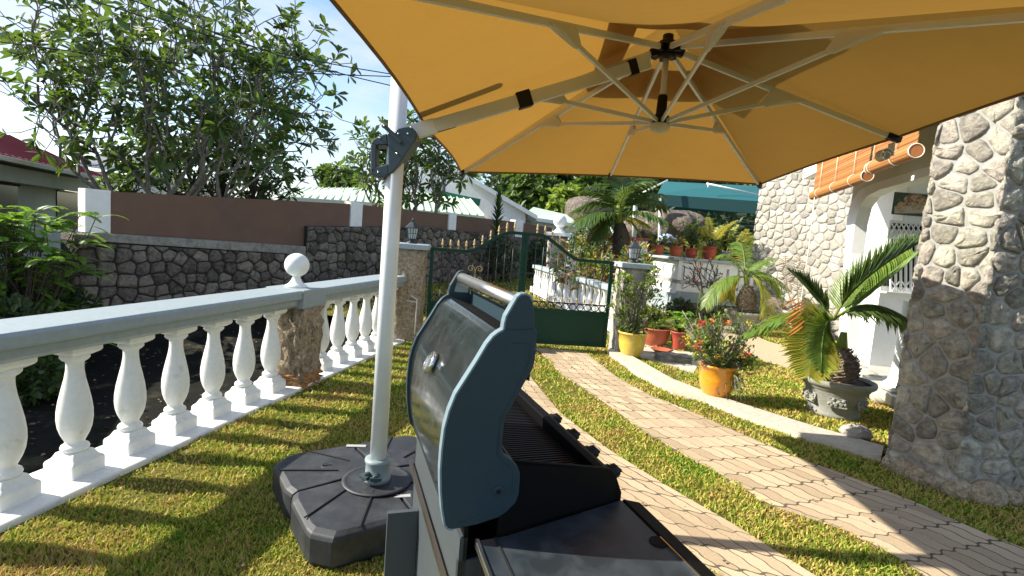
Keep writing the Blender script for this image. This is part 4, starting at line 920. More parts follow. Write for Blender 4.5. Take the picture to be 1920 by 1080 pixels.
# ================================================================ TERRACE with its row of pots
T0 = atz(1262, 592)*V3(1, 1, 0); T1 = T0+unit(V3(1.0, .14, 0))*3.6; T2 = atz(1214, 570)*V3(1, 1, 0)
t = thing('terrace_wall', T0, 'white slotted terrace wall with grey cap and grey foot, carrying a row of pots', 'wall')
zt = atp(1272, 487, T0, unit(V3(.14, -1, 0)))[2]; tz = lambda py, px=1275: atp(px, py, T0, unit(V3(.14, -1, 0)))[2]
def slotted(mb, mbs, a, b, z0, z1, n, w, inn):
    """wall from a to b with n tall slots; panels between slots"""
    d = unit(b-a); L_ = np.linalg.norm(b-a); nn = V3(d[1], -d[0], 0); nn = nn if nn@(CO-a) > 0 else -nn; s = L_/n
    mb.prism([a+ZU*z0, b+ZU*z0, b+ZU*(z0+.12), a+ZU*(z0+.12)], -nn*.14); mb.prism([a+ZU*(z1-.14), b+ZU*(z1-.14), b+ZU*z1, a+ZU*z1], -nn*.14)
    for i in range(n+1):
        u0 = max(0, i*s-(s-w)/2); u1 = min(L_, i*s+(s-w)/2); mb.prism([a+d*u0+ZU*(z0+.12), a+d*u1+ZU*(z0+.12), a+d*u1+ZU*(z1-.14), a+d*u0+ZU*(z1-.14)], -nn*.14)
    mbs.prism([a+ZU*(z0+.1)-nn*.09, b+ZU*(z0+.1)-nn*.09, b+ZU*(z1-.1)-nn*.09, a+ZU*(z1-.1)-nn*.09], -nn*.03)
z0_ = tz(546); wm = MB(); ws = MB(); slotted(wm, ws, T0, T1, z0_, zt, 13, .07, 0); wm.build('front_panel', M['white_flat'], t)
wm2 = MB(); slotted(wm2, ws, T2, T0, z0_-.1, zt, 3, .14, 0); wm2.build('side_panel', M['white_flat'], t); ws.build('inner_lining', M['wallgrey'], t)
MB().bar((T2+ZU*(zt+.03))-unit(T0-T2)*.05, T0+ZU*(zt+.03)+unit(T0-T2)*.06, .34, .07).build('side_cap', M['cap'], t, bevel=.01)
MB().bar(T0+ZU*(zt+.034)+V3(.1, .07, 0), T1+ZU*(zt+.034)+V3(0, .07, 0), .34, .07).build('front_cap', M['cap'], t, bevel=.01)
fnt = unit(V3(.14, -1, 0)); MB().prism([T0+ZU*tz(566), T1+ZU*tz(566), T1+ZU*z0_, T0+ZU*z0_], -fnt*.2).build('grey_band', M['greybase'], t)
lw = MB(); stones(lw, T0-fnt*.02, unit(T1-T0), ZU, [(0, 0), (3.6, 0), (3.6, tz(566)), (0, tz(566))], .22, .04, .01, 61); lw.build('stone_foot', M['rubble'], t)
MB().prism([T2+V3(-.03, -.03, 0), T0+V3(-.03, -.05, 0), T0+V3(-.03, -.05, z0_-.08), T2+V3(-.03, -.03, z0_-.08)], V3(.12, .05, 0)).prism([T0+V3(-.03, -.06, 0), T0+V3(.12, -.06, 0), T0+V3(.12, -.06, z0_-.05), T0+V3(-.03, -.06, z0_-.05)], V3(0, .1, 0)).build('corner_foot', M['cap'], t)
MB().prism([T2+ZU*(zt-.5), T0+ZU*(zt-.5), T1+ZU*(zt-.5), T1+V3(.5, 4, zt-.5), T2+V3(1, 4, zt-.5)], -ZU*.1).build('terrace_floor', M['tile'], t)

def pot_round(name, loc, R_, h, m_, label, rim=.9, belly=1.0, foot=.62, group=None, saucer=False, cat='pot', soil=True):
    t = thing(name, loc, label, cat, group); o = A(loc, float)
    pr = [(R_*foot, 0), (R_*foot*1.05, h*.03), (R_*belly*.9, h*.3), (R_*belly, h*.6), (R_*rim*1.0, h*.90), (R_*rim*1.10, h*.93), (R_*rim*1.12, h*.98), (R_*rim*1.05, h), (R_*rim*.92, h*.98), (R_*rim*.9, h*.9)]
    MB().lathe(pr[:-2]+[(R_*rim*.94, h), (R_*rim*.90, h*.94), (R_*rim*.88, h*.86)], o, 28).build('body', m_, t)
    if soil: MB().lathe([(0.001, h*.90), (R_*rim*.91, h*.89)][::-1], o, 20, smooth=False).build('soil', M['soil'], t)
    return t
def potted(loc, h, kind, label, seed, s=1.0, cat='plant'):
    """plants that stand in the pots"""
    r = np.random.default_rng(seed); t = thing('potted_plant', loc, label, cat); o = A(loc, float); st = MB(); lf = MB(); l2 = MB()
    if kind == 'low':
        for i in range(26):
            d = r.normal(0, 1, 3)*V3(1, 1, .3); e = o+unit(d)*.16*s+ZU*(.05+.12*r.random())*s; st.tube([o, e], [.006, .003], 4)
            for k in range(5): lf.leaf(e, unit(r.normal(0, 1, 3)+ZU*.8), ZU, .075*s, .04*s)
    elif kind == 'bushy':
        for i in range(16):
            e = o+V3(*(r.normal(0, .15*s, 2)), r.uniform(.25, .62)*s); st.tube([o+r.normal(0, .02, 3)*V3(1, 1, 0), (o+e)/2+r.normal(0, .03, 3), e], [.009, .007, .004], 5)
            for k in range(22):
                q = r.random(); c = o+(e-o)*(.3+.7*q); lf.leaf(c, unit(r.normal(0, 1, 3)+ZU*.5), ZU, .09*s*r.uniform(.6, 1.2), .045*s)
    elif kind == 'spiky':
        for i in range(34):
            a = i*2.4; e_ = r.uniform(.3, 1.3); lf.blade(o, V3(cos(a)*cos(e_), sin(a)*cos(e_), sin(e_)), ZU, h*r.uniform(.7, 1), .03*s, droop=.1)
    elif kind == 'palmy':
        for i in range(9):
            a = i*2.4+r.uniform(-.3, .3); e_ = r.uniform(.6, 1.35); L_ = h*r.uniform(.75, 1.05); p1 = o+V3(cos(a)*cos(e_), sin(a)*cos(e_), sin(e_))*L_*.7; p2 = o+V3(cos(a)*cos(e_)*1.25, sin(a)*cos(e_)*1.25, sin(e_)*.85)*L_
            frond(lf, st, o, p1, p2, 22, .24*s, .022*s, sr=.01, droop=.35, start=.25)
    elif kind == 'broad':
        for i in range(46):
            e = o+V3(*(r.normal(0, .07*s, 2)), r.uniform(.06, .24)*s); st.tube([o, e], [.006, .004], 4); a = r.uniform(0, 6.3)
            lf.leaf(e, unit(V3(cos(a), sin(a), r.uniform(-.1, .7))), ZU, .13*s, .075*s, droop=.25)
    return t, st, lf, l2
tdx = unit(T1-T0); zc = zt+.072
rows = [(1232, .165, .26, 'terra', 'round terracotta bowl pot first from the left on the terrace wall'), (1267, .17, .27, 'terra', 'chipped terracotta pot second from the left on the terrace wall'),
        (1296, .155, .24, 'terra_dark', 'plain red pot third from the left on the terrace wall'), (1330, .18, .32, 'terra_dark', 'tallest glossy red pot in the middle of the terrace row'),
        (1361, .15, .24, 'concpot', 'grey concrete pot between the two red pots on the terrace wall'), (1386, .14, .24, 'terra_dark', 'small red pot at the right end of the terrace row beside the stone wall')]
tops_ = []
for i, (px, R_, h, m_, lb) in enumerate(rows):
    p = atp(px, 475, T0-fnt*.09, fnt); loc = V3(p[0], p[1], zc); pot_round('terrace_pot', loc, R_, h, M[m_], lb, group='pots in a row on the terrace wall', belly=.95, rim=.92, foot=.6); tops_.append(loc+ZU*h*.88)
specs = [('low', 'low_', 'leaf_lime', 'low yellow green succulent in the leftmost terrace pot', .2, 1.25), ('low', '', 'leaf_yellow', 'low yellow leaved plant in the chipped terracotta terrace pot', .2, 1.1),
         ('bushy', '', 'leaf_mid', 'upright leafy bush in the plain red terrace pot', .8, 1.15), ('palmy', '', 'palm_yellow', 'yellow green feathery palm in the tall glossy terrace pot', .95, 1.0),
         ('bushy', '', 'leaf_mid', 'thin twiggy bush in the grey concrete terrace pot', .9, 1.2), ('broad', '', 'leaf_fern', 'bright green leafy herb in the small red pot beside the stone wall', .3, 1.2)]
for i, (kd, _, m_, lb, h, s) in enumerate(specs):
    t, st, lf, l2 = potted(tops_[i], h, kd, lb, 80+i, s)
    if st.n: st.build('stems', M['darkbark'], t)
    lf.build('foliage', M[m_], t)
# plants standing behind the terrace wall
def behind(px, back, h, kd, m_, lb, seed, s=1.0, z=None):
    p = atp(px, 470, T0-fnt*back, fnt); t, st, lf, l2 = potted(V3(p[0], p[1], zt-.4 if z is None else z), h, kd, lb, seed, s)
    if st.n: st.build('stems', M['darkbark'], t)
    lf.build('foliage', M[m_], t)
behind(1285, .9, 1.0, 'spiky', 'leaf_dark', 'dark spiky sago plant behind the terrace pots, left of centre', 91, 1.3)
behind(1318, 1.2, 1.5, 'palmy', 'palm_yellow', 'yellow green cane palm behind the tall red terrace pot', 92, 1.2)
behind(1352, 1.3, 1.7, 'palmy', 'palm_yellow', 'yellow cane palm behind the grey terrace pot', 93, 1.1)
behind(1378, .8, 1.9, 'palmy', 'palm_yellow', 'tallest yellow green palm beside the stone wall on the terrace', 94, 1.0)
behind(1400, 1.0, 1.4, 'palmy', 'palm', 'green palm half hidden behind the corner of the stone wall', 96, 1.3)
behind(1340, .7, 1.1, 'bushy', 'leaf_mid', 'dense small leaved bush behind the tall red terrace pot', 95, 1.9)
p = atp(1250, 445, T0-fnt*1.0, fnt); tag(MB().sphere(p+V3(0, 0, -.02), .17, 12, 8, (1.2, .8, .7)).sphere(p+V3(.16, 0, -.06), .11, 10, 7, (1.2, .8, .7)).build('plastic_bag', M['blue']), 'crumpled blue and white bag behind the chipped terrace pot', 'bag')

# teal canopy behind the terrace
tk = 19.0; t = thing('teal_canopy', atk(1330, 440, tk), 'teal fabric canopy on white posts behind the terrace plants', 'canopy')
tp = [atk(1232, 364, tk), atk(1432, 378, tk-1.0), atk(1445, 350, tk+3.2), atk(1245, 340, tk+3.2)]; apex = atk(1330, 350, tk+1)
cn = MB(); cn.add(tp+[apex], [(0, 1, 4), (1, 2, 4), (2, 3, 4), (3, 0, 4)]); cn.build('top', M['teal'], t)
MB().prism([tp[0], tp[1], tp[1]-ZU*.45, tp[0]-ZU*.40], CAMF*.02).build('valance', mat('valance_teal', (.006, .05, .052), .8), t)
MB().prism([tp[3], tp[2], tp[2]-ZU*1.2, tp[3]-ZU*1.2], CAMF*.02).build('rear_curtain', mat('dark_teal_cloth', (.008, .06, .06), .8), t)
for a, b in (((1238, 366), (1236, 470)), ((1425, 380), (1420, 470))): MB().tube([atk(*a, tk), atk(*b, tk)], .055, 8).build('post', M['white'], t)
for a, b in (((1252, 395), (1302, 366)), ((1425, 402), (1385, 372))): MB().tube([atk(*a, tk), atk(*b, tk-.02)], .028, 6).build('brace', M['white'], t)
for a, b in (((1192, 368), (1252, 338)), ((1325, 344), (1425, 366)), ((1328, 352), (1328, 343))): MB().tube([atk(*a, tk-.3), atk(*b, tk-.3)], .035, 6).build('roof_strut', M['white'], t)
tag(MB().tube([atk(1189, 445, 24), atk(1194, 325, 24)], .11, 10).build('white_post', M['white']), 'white post rising behind the ground palm', 'post')
# lattice mast far away
t = thing('lattice_mast', atk(1088, 372, 48), 'thin pale lattice mast in front of the hillside trees', 'mast'); m_ = MB()
a0, a1 = atk(1084, 372, 48), atk(1093, 372, 48); b0_, b1_ = atk(1086, 330, 48), atk(1092, 330, 48)
m_.bar(a0, b0_, .07).bar(a1, b1_, .07)
for i in range(8): m_.bar(a0+(b0_-a0)*i/8, a1+(b1_-a1)*(i+1)/8, .05)
m_.build('lattice', M['rendergrey'], t)
# granite boulders
def boulder(px, py, k, s, label, seed):
    r = np.random.default_rng(seed); c = atk(px, py, k); mb = MB(); vs = []; n, m = 36, 22; ph = r.uniform(0, 6, 8)
    for j in range(m+1):
        for i in range(n):
            th = pi*j/m; a = 2*pi*i/n; d = V3(sin(th)*cos(a), sin(th)*sin(a), cos(th)); q = 1+.10*sin(3*d[0]+ph[0]+2*d[2])+.09*sin(4*d[1]+ph[1])+.06*sin(7*a+ph[2])*sin(th)+.03*sin(13*a+9*th); vs.append(c+d*A(s)*q)
    mb.add(vs, [(j*n+i, j*n+(i+1) % n, (j+1)*n+(i+1) % n, (j+1)*n+i) for j in range(m) for i in range(n)], True); tag(mb.build('boulder', M['boulder']), label, 'boulder', 'granite boulders')
boulder(1103, 400, 34, (1.5, 1.5, 1.25), 'brown granite boulder left of the ground palm', 1)
boulder(1275, 425, 25, (1.4, 1.3, .8), 'brown granite boulder behind the terrace pots', 2)
boulder(1215, 430, 27, (1.3, 1.3, .8), 'dark granite boulder right of the ground palm trunk', 3)

# ================================================================ GARDEN beyond the gate
def balustrade_far(a, b, z, n, label, capm, h=.62, ball=None, rails=True):
    t = thing('garden_balustrade', a, label, 'balustrade'); a = A(a, float); b = A(b, float); d = unit((b-a)*V3(1, 1, 0))
    MB().bar(a+ZU*0, b+ZU*0, .22, .10).build('cap', capm, t, bevel=.01)
    MB().bar(a-ZU*(h+.05), b-ZU*(h+.05), .24, .16).build('plinth', M['white_flat'], t)
    pr = MB(); pr.lathe([(.055, 0), (.055, .06), (.04, .09), (.075, .2), (.07, .28), (.035, .42), (.035, .47), (.055, .52), (.055, .58)], (0, 0, 0), 10)
    bb = pr.build('baluster', M['white'], None); bb.parent = t
    for i in range(n):
        c = bb if i == 0 else bb.copy(); p = a+(b-a)*((i+.5)/n)-ZU*h
        if i: COL.objects.link(c); c.parent = t
        c.location = tuple(p-A(wloc(t)))
    return t
# the bright balustrade running away behind the right gate leaf
q1 = atk(1170, 560, 8.9); q0 = atk(1005, 497, 15.2); q0[2] = q1[2] = .86
balustrade_far(q0, q1, .86, 26, 'white balustrade with pale blue cap running away behind the right gate leaf', M['cap'])
lo = MB().prism([V3(*q0[:2], -.1), V3(*q1[:2], -.1), V3(*q1[:2], .22), V3(*q0[:2], .22)], V3(.2, 0, 0)).build('low_garden_wall', M['white_flat']); tag(lo, 'low white wall under the balustrade behind the right gate leaf', 'wall')
# pier with white ball
k = 19; c = atk(1048, 440, k); t = thing('ball_pier', (c[0], c[1], 0), 'stone pier topped with a white ball beyond the gate', 'pier')
m_ = MB(); rough_pier(m_, c[0], c[1], .75, .7, 0, c[2]-.06, .1, np.random.default_rng(5), .03); m_.build('stone_shaft', M['housestone'], t)
MB().box((c[0], c[1], c[2]), (1.0, .95, .13)).build('cap', M['white'], t, bevel=.02)
MB().lathe([(.24, .06), (.2, .12), (.1, .22), (.1, .28)], c, 16).sphere(c+ZU*.50, .25, 20, 12).build('ball', M['white'], t)
qa = atk(1058, 447, 19.5); qb = atk(1092, 452, 17.0); qb[2] = qa[2]; balustrade_far(qa, qb, 0, 7, 'short white balustrade between the ball pier and the leafy bush', M['cap'], h=1.0)
qa = atk(1128, 446, 18.5); qb = atk(1215, 450, 18.5); balustrade_far(qa, qb, 0, 14, 'white balustrade with dark red rail behind the ground palm', M['red_roof'], h=.6)
# croton hedge
def croton(px, py, k, rad, label, seed, n=500):
    r = np.random.default_rng(seed); c = atk(px, py, k); t = thing('croton_bush', (c[0], c[1], 0), label, 'shrub', 'croton bushes beyond the gate')
    for nm, m_, f in (('green_leaves', 'leaf_mid', .55), ('yellow_leaves', 'leaf_yellow', .3), ('red_leaves', 'leaf_red', .15)):
        lf = MB(); bush_leaves(lf, c, rad, int(n*f), .17, .065, r, shell=.4); lf.build(nm, M[m_], t)
    st = MB()
    for i in range(7): st.tube([V3(c[0], c[1], 0), c+r.normal(0, .4, 3)*A(rad)], [.02, .01], 5)
    st.build('stems', M['darkbark'], t)
croton(1090, 492, 12.2, (.75, .6, .60), 'croton bush with yellow and red leaves left of the right lantern', 101)
croton(1138, 478, 12.8, (.8, .6, .62), 'croton bush with red leaves directly behind the right lantern', 102)
croton(1192, 508, 11.2, (.40, .4, .60), 'croton bush between the right gate pier and the terrace wall', 103, 380)
croton(1120, 515, 11.2, (.6, .5, .45), 'lower green croton bush above the pale blue cap', 104, 400)
c = atk(1110, 440, 16.5); bush('leafy_bush', (c[0], c[1], c[2]-.8), (.7, .6, .5), 500, .16, .08, M['leaf_dark'], 'round green bush between the ball pier and the ground palm', seed=61)
# palm growing in the ground
pk = 12.6; base = atk(1166, 500, pk); crown = atk(1160, 402, pk)
t = thing('ground_palm', (base[0], base[1], 0), 'palm with long dark fronds growing beyond the right gate pier', 'palm')
MB().tube([V3(base[0], base[1], 0), atk(1166, 470, pk), atk(1164, 440, pk), atk(1162, 420, pk)], [.26, .24, .20, .13], 14).build('trunk', M['darkbark'], t)
MB().tube([atk(1162, 425, pk), crown, atk(1160, 385, pk)], [.12, .09, .05], 10).build('crownshaft', M['leaf_lime'], t)
lf = MB(); st = MB(); ly = MB()
for mid, tip, dk in (((1130, 345), (1100, 350), -.4), ((1120, 385), (1080, 420), -.5), ((1195, 330), (1185, 325), .6), ((1205, 350), (1248, 390), .2), ((1200, 385), (1250, 415), -.8), ((1140, 360), (1075, 395), .5), ((1165, 345), (1225, 340), -.4), ((1175, 340), (1160, 312), .3), ((1130, 398), (1095, 470), -.3), ((1190, 350), (1240, 365), .7)):
    frond(lf, st, crown, atk(*mid, pk+dk*.5), atk(*tip, pk+dk), 38, .80, .055, sr=.022, droop=.45, vee=.15, sweep=.45)
for mid, tip, dk in (((1135, 405), (1125, 450), -.2), ((1190, 405), (1205, 450), -.1), ((1150, 400), (1110, 425), .3), ((1185, 400), (1220, 425), .2)):
    frond(ly, st, crown-ZU*.1, atk(*mid, pk+dk*.5), atk(*tip, pk+dk), 22, .42, .04, sr=.015, droop=.5, vee=.1)
st.build('frond_stalks', M['leaf_lime'], t); lf.build('fronds', M['palm_dark'], t); ly.build('lower_fronds', M['palm_yellow'], t)
# ================================================================ GARDEN POTS on the right
# carved concrete planters with bulbous palms
def planter(loc, R_, h, label, panel_dir):
    t = thing('carved_planter', loc, label, 'planter', 'carved concrete planters'); o = A(loc, float)
    pr = [(R_*.66, 0), (R_*.70, .02), (R_*.70, .045), (R_*.67, .06), (R_*.72, h*.35), (R_*.80, h*.68), (R_*.83, h*.74), (R_*.88, h*.77), (R_*.88, h*.80), (R_*.93, h*.83), (R_*1.0, h*.88), (R_*1.02, h*.95), (R_*1.0, h), (R_*.93, h*1.01), (R_*.90, h*.97), (R_*.88, h*.88)]
    MB().lathe(pr, o, 44).build('bowl', M['concpot'], t)
    MB().lathe([(R_*.885, h*.93), (R_*.4, h*.95), (.001, h*.96)], o, 26).build('soil', M['soil'], t)
    for q in (0, 1.05, -1.05, 2.1, -2.1, pi):
        a = panel_dir+q; cr = MB(); U = [V3(-sin(a), cos(a), 0), V3(cos(a), sin(a), .22), ZU]; U[1] = unit(U[1]); U[2] = np.cross(U[0], U[1]); c = o+V3(cos(a), sin(a), 0)*R_*.755+ZU*h*.47
        cr.box(c, (R_*.50, .02, h*.26), U=U); rr = np.random.default_rng(int(q*10)+40)
        for i in range(13):
            cr.sphere(c+U[0]*R_*.5*(-.42+.07*i)+U[2]*h*rr.uniform(-.08, .08)+U[1]*.014, .018, 8, 5)
        for s in (-1, 1):
            cr.box(c+U[2]*s*h*.11+U[1]*.010, (R_*.46, .014, h*.03), U=U)
        cr.build('carved_panel', M['concpot'], t)
    return t, o+ZU*h*.95
def bulb(mb, o, R_, h, r, top=.35):
    n = 26; m = 16; vs = []
    for j in range(m+1):
        q = j/m; rad = R_*(sin(pi*min(1, (q*.72+.22)))**.8 if q < .99 else 0)*(1-.1*q)
        rad = max(rad, R_*top*(1-q*.4))
        for i in range(n):
            a = 2*pi*i/n+j*.12; k = 1+.07*((i+j) % 2)+r.normal(0, .02); vs.append(o+V3(rad*k*cos(a), rad*k*sin(a), h*q))
    mb.add(vs, [(j*n+i, j*n+(i+1) % n, (j+1)*n+(i+1) % n, (j+1)*n+i) for j in range(m) for i in range(n)]+[tuple(m*n+i for i in range(n))], False)
    for i in range(150):
        q = r.uniform(.02, .95); a = r.uniform(0, 6.3); rad = R_*max(sin(pi*min(1, (q*.72+.22)))**.8*(1-.1*q), top*(1-q*.4)); p = o+V3(cos(a)*rad, sin(a)*rad, h*q)
        mb.blade(p, V3(cos(a)*.7, sin(a)*.7, .8), V3(cos(a), sin(a), 0), .05, .05)
pl = atz(1566, 782, 0); pl = V3(pl[0]+.02, pl[1]+.12, 0)
PT, top = planter((pl[0], pl[1], 0), .36, .40, 'large carved concrete planter on the grass beside the stone pillar', atan2(-pl[1], -pl[0])+.12)
pp = thing('bottle_palm', top, 'large bottle palm with broad folded fronds and yellowing edge, beside the pillar', 'palm'); tb = MB(); r = np.random.default_rng(12)
kp = (top-CO)@FW; bulb(tb, top-ZU*.02, .19, .37, r, .4)
tb.build('trunk', M['bulb'], pp); cr_ = top+ZU*.40
MB().tube([top+ZU*.28, cr_, cr_+ZU*.12], [.07, .05, .03], 10).build('crownshaft', M['leaf_lime'], pp)
lf = MB(); st = MB(); yl = MB(); ol = MB()
ctr = atk(1563, 600, kp)
def fr(mid, tip, dk, n, L, W, tgt=None, yel=None, yr=(0, 0), **kw):
    frond(tgt or lf, st, ctr+ZU*.0, atk(*mid, kp+dk*.5), atk(*tip, kp+dk), n, L, W, sr=.013, yel=yel, yelrange=yr, **kw)
dk_ = MB()
fr((1590, 530), (1725, 455), -.30, 40, .36, .060, tgt=dk_, droop=-.25, vee=.75, sweep=1.1, start=.2)
fr((1640, 545), (1712, 480), .15, 32, .34, .056, droop=-.1, vee=.7, sweep=1.0)
fr((1530, 550), (1490, 515), .30, 30, .42, .060, tgt=dk_, droop=.1, vee=.3, sweep=.9)
fr((1500, 565), (1400, 625), .0, 44, .30, .048, droop=.45, vee=.25, sweep=.8, yel=yl, yr=(.05, .35))
fr((1625, 540), (1712, 605), -.10, 42, .34, .052, tgt=dk_, droop=.75, vee=.05, sweep=.6)
fr((1590, 540), (1625, 500), .45, 26, .30, .030, droop=.0, vee=.5, sweep=.9)
fr((1528, 590), (1518, 700), -.40, 50, .48, .054, droop=-.1, vee=.02, sweep=.75, side=V3(-.15, -1, .25), tgt=yl)
fr((1540, 590), (1540, 690), -.43, 40, .36, .034, droop=-.1, vee=.02, sweep=.8, side=V3(.1, -1, .2))
for i in range(11):
    c = atk(1500+random.uniform(-6, 10), 560+i*5.2, kp-.40); ol.blade(c, unit(atk(1452, 578+i*6.4, kp-.30)-c), V3(0, -1, .2), .17, .024, droop=.15)
st.build('frond_stalks', M['leaf_lime'], pp); lf.build('fronds', M['palm'], pp); dk_.build('dark_fronds', M['palm_dark'], pp); yl.build('yellow_frond', M['palm_yellow'], pp); ol.build('burnt_frond_edge', M['palm_orange'], pp)
# second planter and palm
p2 = atz(1398, 628, 0)+V3(0, .25, 0); P2, top = planter((p2[0], p2[1], 0), .40, .47, 'carved concrete planter farther back in front of the stone wall', atan2(-p2[1], -p2[0]))
pp = thing('bottle_palm', top, 'smaller bottle palm with arching yellow green fronds in front of the terrace', 'palm'); tb = MB(); bulb(tb, top-ZU*.02, .20, .62, r, .22); tb.build('trunk', M['bulb'], pp)
kp = (top-CO)@FW; ctr = atk(1398, 520, kp); MB().tube([top+ZU*.5, ctr, ctr+ZU*.2], [.06, .045, .03], 8).build('crownshaft', M['leaf_lime'], pp)
lf = MB(); st = MB(); yl = MB()
for mid, tip, dk, g in (((1375, 470), (1350, 478), .1, lf), ((1405, 490), (1450, 484), .2, lf), ((1350, 505), (1322, 575), -.3, lf), ((1450, 495), (1468, 570), -.1, lf), ((1440, 510), (1440, 600), -.4, yl), ((1395, 450), (1385, 455), .6, lf), ((1425, 490), (1480, 545), .5, lf), ((1370, 515), (1365, 560), .4, yl)):
    frond(g, st, ctr, atk(*mid, kp+dk*.5), atk(*tip, kp+dk), 30, .42, .035, sr=.016, droop=.55, vee=.12, sweep=.55)
st.build('frond_stalks', M['leaf_lime'], pp); lf.build('fronds', M['palm'], pp); yl.build('yellow_fronds', M['palm_yellow'], pp)
# dry fronds leaning on the stone wall, and a flat stone slab
dd = thing('dry_fronds', atz(1490, 580, 0), 'dry grey palm fronds lying against the house stone wall', 'fronds'); lf = MB(); st = MB()
for a, b in (((1490, 590), (1472, 480)), ((1500, 590), (1500, 475)), ((1480, 600), (1455, 560))): frond(lf, st, atk(*a, 10.3), atk((a[0]+b[0])/2-10, (a[1]+b[1])/2, 10.2), atk(*b, 10.5), 22, .4, .02, sr=.012, droop=.6)
st.build('stalks', M['deadleaf'], dd); lf.build('fronds', M['deadleaf'], dd)

# yellow pot with jade-like bush
o = atz(1183, 672, .02)+V3(.0, .12, 0); o[2] = .035
pot_round('yellow_pot', o, .195, .36, M['yellowglaze'], 'mustard yellow glazed pot on the slab beside the right gate pier', belly=1.0, rim=1.0, foot=.66, group=None)
r = np.random.default_rng(3); t = thing('shrub_in_pot', o+ZU*.33, 'tall branching succulent shrub in the mustard yellow pot by the gate', 'plant'); st = MB(); lf = MB(); ll = MB(); b = o+ZU*.32
for i in range(20):
    e = b+CAMH*r.uniform(-.36, .42)+CAMF*r.uniform(-.3, .3)+ZU*r.uniform(.35, 1.05); m1 = (b+e)/2+r.normal(0, .05, 3); st.tube([b+r.normal(0, .03, 3)*V3(1, 1, 0), m1, e], [.016, .012, .007], 6)
    for q in range(3):
        c = m1+(e-m1)*r.uniform(.3, 1)+r.normal(0, .05, 3); st.tube([m1, c], [.008, .005], 5)
        for k in range(16): (ll if r.random() < .6 else lf).leaf(c+r.normal(0, .03, 3), unit(r.normal(0, 1, 3)+ZU*.6), ZU, .075, .035)
for k in range(170): lf.leaf(b+r.normal(0, 1, 3)*V3(.11, .11, .06)+ZU*.12, unit(r.normal(0, 1, 3)+ZU*.3), ZU, .09, .03)
st.build('stems', M['bark'], t); lf.build('dark_leaves', M['leaf_mid'], t); ll.build('light_leaves', M['leaf_lime'], t)
# red pots
def place(px, py, dy=.1): q = atz(px, py, 0); return V3(q[0], q[1]+dy, .012)
o = place(1228, 650); pot_round('red_bowl_pot', o, .24, .30, M['terra'], 'wide pinkish terracotta pot directly behind the yellow pot', belly=.95, rim=1.0, foot=.6)
t = thing('potted_plant', o+ZU*.27, 'spiky yellow green plant with dark leaves in the wide terracotta pot', 'plant'); lf = MB(); l2 = MB()
for i in range(60):
    a = i*2.4; e_ = random.uniform(.25, 1.25); lf.blade(o+ZU*.27+V3(-.05, .1, 0), V3(cos(a)*cos(e_), sin(a)*cos(e_), sin(e_)), ZU, random.uniform(.3, .5), .035, droop=.35)
for i in range(16):
    a = i*2.4; l2.leaf(o+ZU*.28+V3(.08, -.05, 0), V3(cos(a), sin(a), .5), ZU, .17, .07)
lf.build('light_leaves', M['leaf_lime'], t); l2.build('dark_leaves', M['leaf_dark'], t)
o = place(1272, 658, .08); pot_round('slim_red_pot', o, .135, .30, M['terra_dark'], 'small upright red pot with bright leafy plant, left of the orange flowers', belly=.92, rim=1.0, foot=.68)
t, st, lf, l2 = potted(o+ZU*.27, .4, 'broad', 'bright green broad leaved plant in the small upright red pot', 71, 1.45); st.build('stems', M['leaf_mid'], t); lf.build('foliage', M['leaf_fern'], t)
o = place(1240, 662, .0); tag(MB().lathe([(.10, 0), (.17, .05), (.18, .055), (.165, .05), (.10, .015), (.001, .012)], o, 24).build('clay_saucer', M['terra']), 'shallow pale clay saucer on the ground in front of the red pots', 'saucer')
o = place(1262, 678, .02); mb = MB(); rough_pier(mb, o[0], o[1], .50, .26, 0, .10, .2, np.random.default_rng(2), .02, 6); tag(mb.build('stone_block', M['ledge']), 'low weathered stone block between the yellow pot and orange pot', 'stone')
o = place(1602, 828, .0); mb = MB(); mb.sphere(o+ZU*.075, .115, 22, 14, (1.15, .8, .62)); r = np.random.default_rng(6)
mb.v[-1] += r.normal(0, .006, mb.v[-1].shape)
tag(mb.build('coral_stone', M['housestone']), 'rough round coral stone resting on the kerb near the pillar', 'stone')
# orange pot with flowering euphorbia
o = atz(1341, 750, .02)+V3(.02, .12, 0); o[2] = .03
pot_round('orange_pot', o, .195, .37, M['orangeglaze'], 'shiny orange glazed pot on the kerb in front of the flowering bush', belly=1.0, rim=.98, foot=.62)
r = np.random.default_rng(44); t = thing('flowering_euphorbia', o+ZU*.33, 'spreading thorny bush with orange and red flowers in the orange pot', 'plant'); b = o+ZU*.32; st = MB(); lf = MB(); ly = MB(); fo = MB(); fr_ = MB(); fy = MB()
for i in range(46):
    e = b+CAMH*r.uniform(-.42, .42)+CAMF*r.uniform(-.3, .3)+ZU*r.uniform(-.02, .62); m1 = (b+e)/2+r.normal(0, .05, 3)+ZU*.05; st.tube([b+r.normal(0, .03, 3)*V3(1, 1, 0), m1, e], [.011, .008, .005], 5)
    for q in range(3):
        c = m1+(e-m1)*r.uniform(.2, 1)+r.normal(0, .06, 3); st.tube([m1, c], [.005, .003], 4)
        for k in range(10): (lf if r.random() < .72 else ly).leaf(c+r.normal(0, .02, 3), unit(r.normal(0, 1, 3)+ZU*.5), ZU, .055, .024)
    if r.random() < .55:
        g = [fo, fr_, fy][int(r.integers(0, 3))]
        for k in range(14): g.leaf(e+r.normal(0, .018, 3), unit(r.normal(0, 1, 3)+ZU), ZU, .030, .026)
for i in range(26):
    c = b+V3(r.normal(0, .08)+.10, r.normal(0, .08)-.12, 0); e = c+V3(.05, -.05, -r.uniform(.1, .34)); st.tube([c, e], [.004, .002], 4)
    for k in range(6): lf.leaf(c+(e-c)*r.random(), unit(r.normal(0, 1, 3)), ZU, .04, .02)
